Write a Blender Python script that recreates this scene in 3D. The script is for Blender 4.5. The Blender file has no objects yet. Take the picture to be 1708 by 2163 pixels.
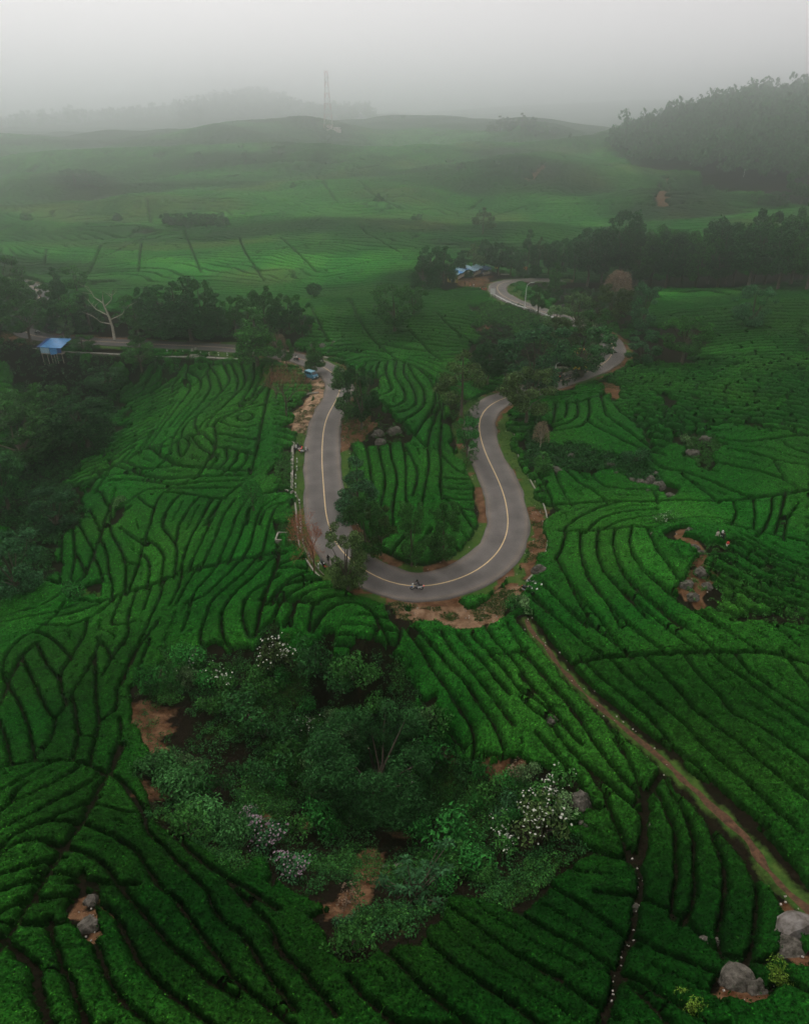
import bpy, math, random
import numpy as np
from mathutils import Vector, Matrix
random.seed(5)
rng = np.random.default_rng(11)
sc = bpy.context.scene
COL = sc.collection

# ------------------------------------------------------------------ camera, sky, sun, exposure
CAM_H, PITCH, F = 57.0, math.radians(29.8), 1450.0      # focal length in units of a 1708 x 2163 picture
CX, CY = 854.0, 1081.5
cam = bpy.data.cameras.new("camera"); cam_o = bpy.data.objects.new("camera", cam); COL.objects.link(cam_o)
cam.sensor_fit = 'VERTICAL'; cam.sensor_height = 24.0; cam.lens = 24.0 * F / 2163.0
cam.clip_start = 0.5; cam.clip_end = 12000
cam_o.location = (0, 0, CAM_H); cam_o.rotation_euler = (math.pi / 2 - PITCH, 0, 0)
sc.camera = cam_o
SUN_EL, SUN_AZ = math.radians(48), math.radians(-25)      # high, ahead and to the left, behind the cloud
world = bpy.data.worlds.new("World"); sc.world = world; world.use_nodes = True
nt = world.node_tree; nt.nodes.clear()
wo = nt.nodes.new('ShaderNodeOutputWorld'); bg = nt.nodes.new('ShaderNodeBackground')
sky = nt.nodes.new('ShaderNodeTexSky'); sky.sky_type = 'NISHITA'; sky.sun_disc = False
sky.sun_elevation = SUN_EL; sky.sun_rotation = SUN_AZ; sky.air_density = 1.0; sky.dust_density = 6.0; sky.ozone_density = 1.0
hs = nt.nodes.new('ShaderNodeHueSaturation'); hs.inputs['Saturation'].default_value = 0.14
mixw = nt.nodes.new('ShaderNodeMix'); mixw.data_type = 'RGBA'
mixw.inputs[0].default_value = 0.72; mixw.inputs[7].default_value = (10.75, 10.15, 10.2, 1)   # even overcast cloud
nt.links.new(sky.outputs[0], hs.inputs['Color']); nt.links.new(hs.outputs[0], mixw.inputs[6])
nt.links.new(mixw.outputs[2], bg.inputs[0]); nt.links.new(bg.outputs[0], wo.inputs[0])
bg.inputs[1].default_value = 0.10
sun = bpy.data.lights.new("sun", 'SUN'); sun.energy = 1.3; sun.angle = math.radians(18); sun.color = (1.0, 0.95, 0.88)
sun_o = bpy.data.objects.new("sun", sun); COL.objects.link(sun_o)
sd = Vector((math.sin(SUN_AZ) * math.cos(SUN_EL), math.cos(SUN_AZ) * math.cos(SUN_EL), math.sin(SUN_EL)))
sun_o.rotation_euler = sd.to_track_quat('Z', 'Y').to_euler(); sun_o.location = (0, 0, 400)
vs = sc.view_settings; sc.display_settings.display_device = 'sRGB'
vs.view_transform = 'Standard'; vs.look = 'None'; vs.exposure = -0.08; vs.gamma = 1.0; vs.use_curve_mapping = False
try:
    sc.cycles.use_denoising = True
    sc.cycles.volume_bounces = 8; sc.cycles.max_bounces = 10; sc.cycles.diffuse_bounces = 2
    sc.cycles.transparent_max_bounces = 4; sc.cycles.use_adaptive_sampling = False; sc.cycles.sample_clamp_indirect = 3.0; sc.cycles.denoising_prefilter = 'ACCURATE'
except Exception:
    pass

# ------------------------------------------------------------------ helpers: objects and meshes
def mark(o, label=None, cat=None, group=None, kind=None):
    if label: o['label'] = label
    if cat: o['category'] = cat
    if group: o['group'] = group
    if kind: o['kind'] = kind
    return o
def link(name, data, parent=None):
    o = bpy.data.objects.new(name, data); COL.objects.link(o)
    if parent: o.parent = parent
    return o
def empty(name, loc=(0, 0, 0), rz=0.0, scale=1.0):
    o = link(name, None); o.location = loc; o.rotation_euler = (0, 0, rz)
    o.scale = (scale,) * 3 if np.isscalar(scale) else scale
    o.empty_display_size = 0.3
    return o
def mesh_np(name, V, Q, mats=(), smooth=True, attr=None, midx=None):
    """mesh from a vertex array and a face array (all quads or all triangles)"""
    V = np.asarray(V, np.float32); Q = np.asarray(Q, np.int32); k = Q.shape[1]; n = len(Q)
    me = bpy.data.meshes.new(name)
    me.vertices.add(len(V)); me.vertices.foreach_set('co', V.ravel())
    me.loops.add(n * k); me.loops.foreach_set('vertex_index', Q.ravel())
    me.polygons.add(n); me.polygons.foreach_set('loop_start', np.arange(0, n * k, k, dtype=np.int32))
    try: me.polygons.foreach_set('loop_total', np.full(n, k, np.int32))
    except Exception: pass
    me.polygons.foreach_set('use_smooth', np.full(n, smooth, bool))
    for m in mats: me.materials.append(m)
    if midx is not None: me.polygons.foreach_set('material_index', np.asarray(midx, np.int32))
    if attr:
        for nm, a in attr.items():
            c = np.ones((len(V), 4), np.float32); c[:, :3] = a
            at = me.color_attributes.new(nm, 'FLOAT_COLOR', 'POINT'); at.data.foreach_set('color', c.ravel())
    me.update(calc_edges=True); me.validate()
    return me
class MB:
    """collects simple solids, then links them as ONE mesh"""
    def __init__(s): s.v = []; s.f = []
    def add(s, V, Fs):
        b = len(s.v); s.v += [tuple(p) for p in V]; s.f += [tuple(i + b for i in f) for f in Fs]; return s
    def box(s, c, d, rz=0.0, rx=0.0, ry=0.0, taper=1.0):
        M = Matrix.Rotation(rz, 3, 'Z') @ Matrix.Rotation(ry, 3, 'Y') @ Matrix.Rotation(rx, 3, 'X'); c = Vector(c)
        P = []
        for z in (-.5, .5):
            t = taper if z > 0 else 1.0
            for x, y in ((-.5, -.5), (.5, -.5), (.5, .5), (-.5, .5)):
                P.append(c + M @ Vector((x * d[0] * t, y * d[1] * t, z * d[2])))
        return s.add(P, [(3, 2, 1, 0), (4, 5, 6, 7), (0, 1, 5, 4), (1, 2, 6, 5), (2, 3, 7, 6), (3, 0, 4, 7)])
    def tube(s, pts, rad, n=6, cap=True):
        pts = [Vector(p) for p in pts]; m = len(pts); rad = [rad] * m if np.isscalar(rad) else rad
        P = []; Fs = []; up = Vector((0.13, 0.31, 1)).normalized()
        for i, p in enumerate(pts):
            t = (pts[min(i + 1, m - 1)] - pts[max(i - 1, 0)]).normalized()
            a = t.cross(up)
            if a.length < 0.05: a = t.cross(Vector((1, 0, 0)))
            a.normalize(); b = t.cross(a)
            for k in range(n):
                g = 2 * math.pi * k / n; P.append(p + (a * math.cos(g) + b * math.sin(g)) * rad[i])
        for i in range(m - 1):
            for k in range(n):
                k2 = (k + 1) % n; Fs.append((i * n + k, i * n + k2, (i + 1) * n + k2, (i + 1) * n + k))
        if cap: Fs += [tuple(range(n)), tuple((m - 1) * n + k for k in reversed(range(n)))]
        return s.add(P, Fs)
    def ball(s, c, r, nu=8, nv=6, rough=0.0, rz=0.0):
        r = (r,) * 3 if np.isscalar(r) else r; P = []; Fs = []; cz, sz = math.cos(rz), math.sin(rz)
        for j in range(nv + 1):
            th = math.pi * j / nv
            for i in range(nu):
                ph = 2 * math.pi * i / nu; q = 1 + random.uniform(-rough, rough)
                x, y = r[0] * q * math.sin(th) * math.cos(ph), r[1] * q * math.sin(th) * math.sin(ph)
                P.append((c[0] + x * cz - y * sz, c[1] + x * sz + y * cz, c[2] + r[2] * q * math.cos(th)))
        for j in range(nv):
            for i in range(nu):
                i2 = (i + 1) % nu; Fs.append((j * nu + i, (j + 1) * nu + i, (j + 1) * nu + i2, j * nu + i2))
        return s.add(P, Fs)
    def ring(s, c, R, r, axis='Y', n=16, k=6):
        P = []; Fs = []
        for i in range(n):
            a = 2 * math.pi * i / n
            for j in range(k):
                b = 2 * math.pi * j / k; rr = R + r * math.cos(b); h = r * math.sin(b)
                if axis == 'Y': P.append((c[0] + rr * math.cos(a), c[1] + h, c[2] + rr * math.sin(a)))
                else: P.append((c[0] + rr * math.cos(a), c[1] + rr * math.sin(a), c[2] + h))
        for i in range(n):
            for j in range(k):
                Fs.append((i * k + j, ((i + 1) % n) * k + j, ((i + 1) % n) * k + (j + 1) % k, i * k + (j + 1) % k))
        return s.add(P, Fs)
    def prism(s, prof, y0, y1):
        """profile of (x, z) points extruded along y"""
        n = len(prof); P = [(x, y0, z) for x, z in prof] + [(x, y1, z) for x, z in prof]
        Fs = [tuple(range(n)), tuple(reversed(range(n, 2 * n)))] + [(i, i + n, (i + 1) % n + n, (i + 1) % n) for i in range(n)]
        return s.add(P, Fs)
    def mesh(s, name, mat, smooth=False):
        me = bpy.data.meshes.new(name); me.from_pydata(s.v, [], s.f)
        me.materials.append(mat); me.polygons.foreach_set('use_smooth', [smooth] * len(me.polygons)); me.update()
        return me
    def obj(s, name, mat, parent=None, smooth=False):
        return link(name, s.mesh(name, mat, smooth), parent)
def copy_thing(root, loc, rz=0.0, scale=None, label=None, group=None):
    r = root.copy(); COL.objects.link(r); r.location = loc; r.rotation_euler = (0, 0, rz)
    if scale is not None: r.scale = (scale,) * 3 if np.isscalar(scale) else scale
    if label: r['label'] = label
    if group: r['group'] = group
    for ch in list(root.children):
        c = ch.copy(); COL.objects.link(c); c.parent = r
        for g in list(ch.children):
            d = g.copy(); COL.objects.link(d); d.parent = c
    return r

# ------------------------------------------------------------------ helpers: noise
_T = np.random.default_rng(3).random((256, 256)).astype(np.float32)
def vnoise(x, y):
    xi = np.floor(x).astype(np.int64); yi = np.floor(y).astype(np.int64); fx = x - xi; fy = y - yi
    fx = fx * fx * (3 - 2 * fx); fy = fy * fy * (3 - 2 * fy)
    a = _T[xi & 255, yi & 255]; b = _T[(xi + 1) & 255, yi & 255]; c = _T[xi & 255, (yi + 1) & 255]; d = _T[(xi + 1) & 255, (yi + 1) & 255]
    return (a * (1 - fx) + b * fx) * (1 - fy) + (c * (1 - fx) + d * fx) * fy
def fbm(x, y, o=3):
    s = 0; w = 0.5; t = 0
    for k in range(o): s = s + w * vnoise(x * 2 ** k + 17.3 * k, y * 2 ** k + 5.1 * k); t += w; w *= 0.5
    return s / t - 0.5
def sstep(a, b, x):
    t = np.clip((x - a) / (b - a), 0, 1); return t * t * (3 - 2 * t)

# ------------------------------------------------------------------ helpers: survey of the site
# Positions were surveyed from the photograph: a picture point is sent down its sight line onto the terrain.
CROPS = {'A': (0, 1200, 1100), 'B': (1000, 1200, 1200), 'C': (2100, 1300, 1135), 'D': (0, 2000, 1200), 'E': (1100, 2300, 1200),
         'F': (2100, 2300, 1135), 'G': (0, 3000, 1200), 'H': (1100, 3000, 1100), 'I': (2100, 3000, 1135), 'R': (0, 200, 1620),
         'S': (1615, 200, 1620), 'J': (0, 1050, 400), 'K': (2150, 1250, 400), 'L': (1740, 1040, 400), 'M': (1900, 1080, 400),
         'N': (1100, 1350, 350), 'P': (1100, 1700, 473.8), 'Q': (1230, 2040, 300), 'T': (650, 1380, 400), 'U': (2660, 500, 575),
         'W': (2060, 2220, 200), 'X': (2780, 2080, 200), 'Y': (1560, 2250, 200), 'd': (0, 0, 1708 * 1.894)}
def D(c, pts):
    if isinstance(pts, str): pts = [tuple(float(t) for t in p.split(',')) for p in pts.split()]
    x0, y0, w = CROPS[c]; k = w / 1708.0
    return np.array([((x0 + u * k) / 1.894, (y0 + v * k) / 1.894) for u, v in pts])
SP, CP = math.sin(PITCH), math.cos(PITCH)
def rays(d):
    d = np.atleast_2d(d).astype(float); x = (d[:, 0] - CX) / F; y = (CY - d[:, 1]) / F
    return np.stack([x, CP + y * SP, -SP + y * CP], 1)
def to_px(x, y, z):
    zz = z - CAM_H; depth = y * CP - zz * SP; up = y * SP + zz * CP
    depth = np.maximum(depth, 0.1)
    return CX + F * x / depth, CY - F * up / depth, depth
def seg_dist(gx, gy, P, want=None):
    """distance from grid points (flat arrays) to a polyline"""
    best = np.full(gx.shape, 1e9); val = np.zeros(gx.shape)
    for i in range(len(P) - 1):
        a, b = P[i], P[i + 1]; d = b[:2] - a[:2]; L = max(float(d @ d), 1e-9)
        t = np.clip(((gx - a[0]) * d[0] + (gy - a[1]) * d[1]) / L, 0, 1)
        q = np.hypot(gx - a[0] - t * d[0], gy - a[1] - t * d[1]); m = q < best
        best = np.where(m, q, best)
        if want is not None: val = np.where(m, want[i] + t * (want[i + 1] - want[i]), val)
    return best, val
def pip(x, y, P):
    inside = np.zeros(x.shape, bool); n = len(P)
    lo = P[:, :2].min(0); hi = P[:, :2].max(0); m = (x >= lo[0]) & (x <= hi[0]) & (y >= lo[1]) & (y <= hi[1])
    if not m.any(): return inside
    xs, ys = x[m], y[m]; r = np.zeros(xs.shape, bool); j = n - 1
    for i in range(n):
        xi, yi, xj, yj = P[i, 0], P[i, 1], P[j, 0], P[j, 1]
        if yi != yj:
            r ^= ((yi > ys) != (yj > ys)) & (xs < (xj - xi) * (ys - yi) / (yj - yi) + xi)
        j = i
    inside[m] = r; return inside
def chaikin(P, n=1):
    for _ in range(n):
        if len(P) < 3: return P
        a = P[:-1] * .75 + P[1:] * .25; b = P[:-1] * .25 + P[1:] * .75
        Q = np.empty((2 * len(a), P.shape[1])); Q[0::2] = a; Q[1::2] = b
        P = np.vstack([P[:1], Q[1:-1], P[-1:]])
    return P

# ------------------------------------------------------------------ terrain heights
CZ = """880,1240,0 690,1000,1 690,1120,.5 1070,1050,0 1110,1150,-.3 700,800,0 1030,860,1 1300,750,1.5 1060,610,2 1180,668,2 620,750,.5 300,725,.5 60,710,1
860,1050,1.6 880,850,3 800,900,2 800,800,3.5 900,700,3.2 700,650,4 1150,810,1.2 1000,750,2.5 960,640,4 820,620,4
450,1150,-4 520,1000,-3 450,900,-2 300,1000,-9 180,1150,-11 250,1300,-9 570,880,-1.2 420,800,-4.5 500,1280,-3 350,1200,-7 520,820,-2.5 590,1100,-1 440,1030,-5
80,950,-14 50,800,-8 150,790,-6.5 30,1200,-13 300,790,-6 200,900,-12
100,1500,-6 20,1400,-8 200,1450,-7 230,1600,-1 100,1700,5 20,1800,8 300,1800,6 150,2000,11 300,2100,12.5 20,2150,15 500,1900,5.5 600,2100,9 850,2140,11 850,2000,7
700,1480,-8 600,1500,-7 480,1550,-6 400,1650,-3 650,1650,-10 800,1600,-9 800,1750,-9 700,1800,-7 900,1850,-4 950,1700,-8 560,1720,-6
750,1300,1.2 740,1370,.7 620,1300,-1 560,1380,-4 880,1340,0 950,1450,0 1050,1600,-1 880,1440,-3 1150,1700,0 1200,1400,1 1100,1330,.5
1300,1500,1.5 1500,1750,5 1650,1950,9 1700,2100,13 1400,1900,5 1250,1800,1 1150,1900,1 1300,2050,8 1100,2100,9 1500,2120,12
1450,1600,3 1600,1500,4 1700,1700,7 1650,1350,4 1480,1150,5 1400,1250,3.5 1300,1250,2 1200,1200,1 1600,1200,3 1700,1150,2
1250,1050,-.5 1350,1000,.5 1300,930,3 1500,950,4 1650,950,5 1400,850,5 1600,800,7 1700,720,8 1250,850,2.5 1150,1000,0 1450,1050,1.5 1400,680,4 1600,640,6 1700,620,7"""
CD = """100,600,290 400,600,292 700,600,290 100,550,335 400,550,335 700,550,330 850,560,300 1000,560,325 1200,560,330 1400,590,300 1600,590,290
100,500,385 350,500,380 520,478,400 680,448,425 850,500,370 1050,500,375 1200,500,380 1400,500,360 1600,500,350
60,450,440 250,440,460 450,445,470 860,450,440 1050,450,440 1250,450,440 1450,450,430 1650,470,400
100,400,540 350,385,560 550,390,560 750,400,540 1000,400,520 1250,400,510 1500,400,490 1690,420,440
100,345,700 350,345,680 600,340,660 800,335,640 950,340,620 1110,335,560 1240,350,560 1400,345,600 1550,350,560 1700,365,520
60,300,1200 300,290,1280 500,280,1350 700,276,1400 860,256,1250 1000,290,960 1130,282,960 1250,300,960 1310,312,900
60,258,2200 250,247,2300 400,232,2450 550,212,2600 610,236,2500 760,242,2400
1330,296,860 1420,258,850 1520,226,830 1620,211,810 1708,205,780
1000,262,2000 1250,285,2000 900,244,3300 1250,216,3400 1150,226,3300"""
def parse(s): return np.array([[float(t) for t in p.split(',')] for p in s.split()])
cz, cd = parse(CZ), parse(CD)
r = rays(cz[:, :2]); t = (cz[:, 2] - CAM_H) / r[:, 2]; P1 = r * t[:, None]; P1[:, 2] = cz[:, 2]
r = rays(cd[:, :2]); t = cd[:, 2] / r[:, 1]; P2 = r * t[:, None]; P2[:, 2] += CAM_H
P3 = np.array([(-30, 8, 16), (0, 5, 13), (30, 8, 15), (0, -30, 18), (-2600, 1500, 40), (2600, 1500, 60), (-3000, 4800, 60), (3000, 4800, 60),
               (0, 4800, 60), (-1400, 3600, 40), (0, 3200, 45), (150, 1800, 25), (800, 1700, 40), (1300, 1000, 60), (-1200, 700, 20), (-500, 1800, 34),
               (-260, 180, -6), (260, 160, 9), (-700, 330, 8), (700, 330, 20), (-350, 260, 2), (350, 260, 10)], float)
CTRL = np.vstack([P1, P2, P3])
def uv(x, y):
    yy = np.maximum(y, 0) + 22.0
    return np.stack([np.clip(x / yy, -3, 3) * 1.1, np.log(yy)], -1)
UV = uv(CTRL[:, 0], CTRL[:, 1])
def tps(r2): return 0.5 * r2 * np.log(r2 + 1e-9)
_d2 = ((UV[:, None] - UV[None]) ** 2).sum(-1); n = len(CTRL)
A_ = np.zeros((n + 3, n + 3)); A_[:n, :n] = tps(_d2) + np.eye(n) * 4e-4; A_[:n, n] = 1; A_[:n, n + 1:] = UV; A_[n, :n] = 1; A_[n + 1:, :n] = UV.T
W_ = np.linalg.solve(A_, np.concatenate([CTRL[:, 2], np.zeros(3)]))
def rbf(x, y):
    sh = x.shape; q = uv(x.ravel(), y.ravel()); out = np.empty(len(q))
    for i in range(0, len(q), 20000):
        p = q[i:i + 20000]; d2 = ((p[:, None, :] - UV[None]) ** 2).sum(-1)
        out[i:i + 20000] = tps(d2) @ W_[:n] + W_[n] + p @ W_[n + 1:]
    z = out.reshape(sh)
    z = z + sstep(330, 480, y) * fbm(x / 190, y / 90, 3) * 50 * (1 - .5 * sstep(900, 1600, y))
    z = z + sstep(150, 260, y) * (1 - sstep(330, 480, y)) * fbm(x / 60, y / 60, 2) * 4
    return z + fbm(x / 16, y / 16, 2) * 0.9
NX0, NX1, NY0, NY1 = -240, 240, -30, 340
FX0, FX1, FY0, FY1, FS = -3240, 3240, -120, 4980, 12
gx, gy = np.meshgrid(np.arange(NX0, NX1 + 1.0), np.arange(NY0, NY1 + 1.0)); ZN = rbf(gx, gy)
fx, fy = np.meshgrid(np.arange(FX0, FX1 + 1.0, FS), np.arange(FY0, FY1 + 1.0, FS)); ZF = rbf(fx, fy)
def bil(G, x0, y0, s, x, y):
    u = np.clip((x - x0) / s, 0, G.shape[1] - 1.001); v = np.clip((y - y0) / s, 0, G.shape[0] - 1.001)
    i = u.astype(int); j = v.astype(int); a = u - i; b = v - j
    return (G[j, i] * (1 - a) + G[j, i + 1] * a) * (1 - b) + (G[j + 1, i] * (1 - a) + G[j + 1, i + 1] * a) * b
def zf(x, y):
    x = np.asarray(x, float); y = np.asarray(y, float)
    e = np.minimum(np.minimum(x - NX0, NX1 - x), np.minimum(y - NY0, NY1 - y)); w = np.clip(e / 25, 0, 1)
    return bil(ZN, NX0, NY0, 1.0, x, y) * w + bil(ZF, FX0, FY0, FS, x, y) * (1 - w)
_ts = np.concatenate([np.arange(20, 400, 0.7), 400 * 1.0025 ** np.arange(0, 1010)])
def ground(d):
    """picture points -> points on the terrain"""
    R = rays(d); out = np.zeros((len(R), 3))
    for i in range(0, len(R), 200):
        rr = R[i:i + 200]; Q = rr[:, None, :] * _ts[None, :, None]
        h = Q[..., 2] + CAM_H - zf(Q[..., 0], Q[..., 1]); below = h < 0
        k = np.where(below.any(1), below.argmax(1), len(_ts) - 1); k = np.maximum(k, 1); a = np.arange(len(rr))
        h0, h1 = h[a, k - 1], h[a, k]; f = np.clip(h0 / np.maximum(h0 - h1, 1e-6), 0, 1)
        tt = _ts[k - 1] + f * (_ts[k] - _ts[k - 1]); o = rr * tt[:, None]; o[:, 2] = zf(o[:, 0], o[:, 1]); out[i:i + 200] = o
    return out
def G1(x, y, c='d'): return ground(D(c, [(x, y)]))[0]
def height_at(base, top_d):
    """height of an upright thing standing at base whose top shows at picture point top_d"""
    r = rays([top_d])[0]; return CAM_H + r[2] * base[1] / r[1] - base[2]

# ------------------------------------------------------------------ road course, terrain graded to it
road_d = np.vstack([D('d', "20,588 60,600 76,611 90,622 78,634 55,650 42,672 46,694 63,708"), D('J', "700,1275 950,1305 1260,1330"),
    D('A', "770,265 1050,280 1250,288 1440,298 1560,315 1708,332"),
    D('B', "180,312 260,328 320,345 390,370 440,395 480,425 505,460 513,500 505,540 480,590 450,640 430,690 415,760 410,850 410,950 418,1050 425,1150 433,1230 455,1310 490,1390 530,1440 590,1500 660,1545 740,1590 820,1618 910,1633 990,1634 1080,1620 1180,1593 1270,1555 1350,1500 1410,1440 1450,1370 1470,1290 1465,1210 1450,1130 1430,1070 1400,1000 1365,930 1330,850 1310,780 1302,720 1310,670 1340,620 1380,590 1440,560"),
    D('K', "-100,1330 170,1240 400,1170 630,1090 800,1035 1000,950 1140,865 1230,780 1290,660 1290,580 1240,490 1110,385 990,310 890,270"),
    D('M', "1450,805 1140,710 860,615 700,555 560,490 450,430 390,360 368,300 400,250 480,215 600,190 780,175 960,172 1200,172 1500,180")])
ROAD = ground(road_d)
_zs = ROAD[:, 2].copy()
for _ in range(14): _zs[1:-1] = (_zs[:-2] + 2 * _zs[1:-1] + _zs[2:]) / 4
def at_height(d, z):
    R = rays(d); t = (np.asarray(z) - CAM_H) / R[:, 2]; o = R * t[:, None]; o[:, 2] += CAM_H; return o
ROAD = at_height(road_d, _zs)
def resample(P, step):
    L = np.concatenate([[0], np.cumsum(np.linalg.norm(np.diff(P, axis=0), axis=1))]); m = max(int(L[-1] / step), 2)
    s = np.linspace(0, L[-1], m + 1); return np.stack([np.interp(s, L, P[:, k]) for k in range(P.shape[1])], 1)
ROAD = resample(chaikin(ROAD, 3), 1.2)
for _ in range(3): ROAD[1:-1] = (ROAD[:-2] + 2 * ROAD[1:-1] + ROAD[2:]) / 4
HALF = 3.45
PATH = chaikin(ground(np.vstack([D('F', "0,270 30,320 100,410 200,540 330,690 450,800 560,890 660,980 800,1090 920,1200 1050,1320 1180,1450"), D('I', "1280,490 1380,600 1460,720 1560,830 1708,960 1850,1080")])), 2)
m = (np.abs(gx) < 235)
dist, rz_ = np.full(gx.shape, 1e9), np.zeros(gx.shape)
_R = ROAD[::3]
box = (gx > _R[:, 0].min() - 20) & (gx < _R[:, 0].max() + 20) & (gy > _R[:, 1].min() - 20) & (gy < _R[:, 1].max() + 20)
a, b = seg_dist(gx[box], gy[box], _R, _R[:, 2]); dist[box] = a; rz_[box] = b
w = 1 - sstep(5.0, 13.0, dist); ZN = ZN * (1 - w) + (rz_ - 0.10) * w
RD = dist                                       # distance to the road centre on the 1 m survey grid
def road_dist(x, y): 
    d = bil(RD, NX0, NY0, 1.0, x, y); out = (x < NX0) | (x > NX1) | (y < NY0) | (y > NY1)
    return np.where(out, 1e6, np.minimum(d, 1e6))

# ------------------------------------------------------------------ materials
def lin(r, g, b): return tuple(((c / 255) / 12.92 if c / 255 < 0.04045 else ((c / 255 + 0.055) / 1.055) ** 2.4) for c in (r, g, b))
def mat(name, base, rough=0.7, var=0.25, scale=3.0, bump=0.0, bscale=None, spec=0.3, metal=0.0, base2=None, trans=0.0, island=0.0, coords='pos', emit=None):
    """procedural material: base colour broken up by noise, optional second colour, relief and leaf-to-leaf variation"""
    m = bpy.data.materials.new(name); m.use_nodes = True; N = m.node_tree.nodes; Lk = m.node_tree.links; bs = N['Principled BSDF']
    geo = N.new('ShaderNodeNewGeometry'); tc = N.new('ShaderNodeTexCoord')
    vec = geo.outputs['Position'] if coords == 'pos' else tc.outputs['Object']
    no = N.new('ShaderNodeTexNoise'); no.inputs['Scale'].default_value = scale; no.inputs['Detail'].default_value = 4; no.inputs['Roughness'].default_value = 0.65
    Lk.new(vec, no.inputs['Vector'])
    mx = N.new('ShaderNodeMix'); mx.data_type = 'RGBA'
    b2 = base2 if base2 else tuple(c * (1 - var) for c in base); b1 = tuple(min(c * (1 + var), 1) for c in base) if not base2 else base
    mx.inputs[6].default_value = (*b2, 1); mx.inputs[7].default_value = (*b1, 1)
    mr = N.new('ShaderNodeMapRange'); mr.inputs[1].default_value = 0.32; mr.inputs[2].default_value = 0.68
    Lk.new(no.outputs['Fac'], mr.inputs[0]); Lk.new(mr.outputs[0], mx.inputs[0]); out = mx.outputs[2]
    if island:
        mul = N.new('ShaderNodeMix'); mul.data_type = 'RGBA'; mul.blend_type = 'MULTIPLY'; mul.inputs[0].default_value = 1.0
        r2 = N.new('ShaderNodeMapRange'); r2.inputs[3].default_value = 1 - island; r2.inputs[4].default_value = 1 + island
        Lk.new(geo.outputs['Random Per Island'], r2.inputs[0]); Lk.new(out, mul.inputs[6]); oi = N.new('ShaderNodeObjectInfo'); r3 = N.new('ShaderNodeMapRange'); r3.inputs[3].default_value = .70; r3.inputs[4].default_value = 1.38; Lk.new(oi.outputs['Random'], r3.inputs[0])   # one plant differs from the next
        mm = N.new('ShaderNodeMath'); mm.operation = 'MULTIPLY'; Lk.new(r2.outputs[0], mm.inputs[0]); Lk.new(r3.outputs[0], mm.inputs[1]); Lk.new(mm.outputs[0], mul.inputs[7]); out = mul.outputs[2]
    Lk.new(out, bs.inputs['Base Color'])
    bs.inputs['Roughness'].default_value = rough; bs.inputs['Specular IOR Level'].default_value = spec; bs.inputs['Metallic'].default_value = metal
    if emit:
        bs.inputs['Emission Color'].default_value = (*emit[0], 1); bs.inputs['Emission Strength'].default_value = emit[1]
    if bump:
        bn = N.new('ShaderNodeTexNoise'); bn.inputs['Scale'].default_value = bscale or scale * 3; bn.inputs['Detail'].default_value = 5
        Lk.new(vec, bn.inputs['Vector']); bp = N.new('ShaderNodeBump'); bp.inputs['Strength'].default_value = 0.7; bp.inputs['Distance'].default_value = bump
        Lk.new(bn.outputs['Fac'], bp.inputs['Height']); Lk.new(bp.outputs[0], bs.inputs['Normal'])
    if trans:
        tr = N.new('ShaderNodeBsdfTranslucent'); Lk.new(out, tr.inputs['Color']); ms = N.new('ShaderNodeMixShader'); ms.inputs[0].default_value = trans
        Lk.new(bs.outputs[0], ms.inputs[1]); Lk.new(tr.outputs[0], ms.inputs[2]); Lk.new(ms.outputs[0], N['Material Output'].inputs['Surface'])
    return m
def leafm(name, c, var=0.4, island=0.68, scale=0.7, spec=0.04): return mat(name, c, 0.75, var, scale, spec=spec, island=island, trans=0.26)
LEAF_DARK = leafm('leaf_dark', (0.027, 0.096, 0.025)); LEAF_MID = leafm('leaf_mid', (0.040, 0.132, 0.026)); LEAF_PALE = leafm('leaf_pale', (0.10, 0.18, 0.07))
LEAF_BRIGHT = leafm('leaf_bright', (0.030, 0.150, 0.028)); LEAF_BLUE = leafm('leaf_blue', (0.042, 0.125, 0.047)); LEAF_TAN = leafm('leaf_tan', (0.20, 0.145, 0.10), island=.3)
LEAF_CREEPER = leafm('leaf_creeper', (0.060, 0.185, 0.050)); LEAF_RED = leafm('leaf_red', (0.30, 0.115, 0.065), island=.35); LEAF_OCHRE = leafm('leaf_ochre', (0.30, 0.17, 0.03)); LEAF_OLIVE = leafm('leaf_olive', (0.066, 0.112, 0.034))
BARK = mat('bark', (0.085, 0.065, 0.048), 0.9, 0.4, 6, bump=.02, coords='obj'); BARK_PALE = mat('bark_pale', (0.30, 0.27, 0.21), 0.85, 0.3, 5, coords='obj'); BARK_RED = mat('bark_red', (0.16, 0.085, 0.055), 0.9, 0.3, 5, coords='obj')
PETAL = mat('petal_white', (0.42, 0.44, 0.36), 0.6, 0.12, 2); PETAL_MAUVE = mat('petal_mauve', (0.24, 0.17, 0.20), 0.6, 0.2, 2)
ROCK = mat('rock', (0.13, 0.115, 0.095), 0.92, 0.4, 2.2, bump=.2, bscale=5, base2=(0.018, 0.017, 0.010)); ROCK_PALE = mat('rock_pale', (0.22, 0.205, 0.19), 0.9, 0.4, 1.3, bump=.12, bscale=4, base2=(0.06, 0.048, 0.036))
PEBBLE = mat('pebble', (0.36, 0.33, 0.29), .9, .4, 3); CONCRETE = mat('concrete', (0.30, 0.28, 0.24), 0.9, 0.2, 2.2, bump=.02, base2=(0.17, 0.16, 0.125)); STONEWALL = mat('mossy_masonry', (0.15, 0.13, 0.09), 0.95, 0.3, 1.4, bump=.08, bscale=3, base2=(0.035, 0.05, 0.02))
WHITE = mat('white_paint', (0.62, 0.61, 0.58), 0.5, 0.1, 4); BLACK = mat('black_paint', (0.012, 0.012, 0.013), 0.45, 0.2, 4); STEEL = mat('galvanised_steel', (0.30, 0.31, 0.31), 0.45, 0.12, 3, metal=.3)
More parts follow.
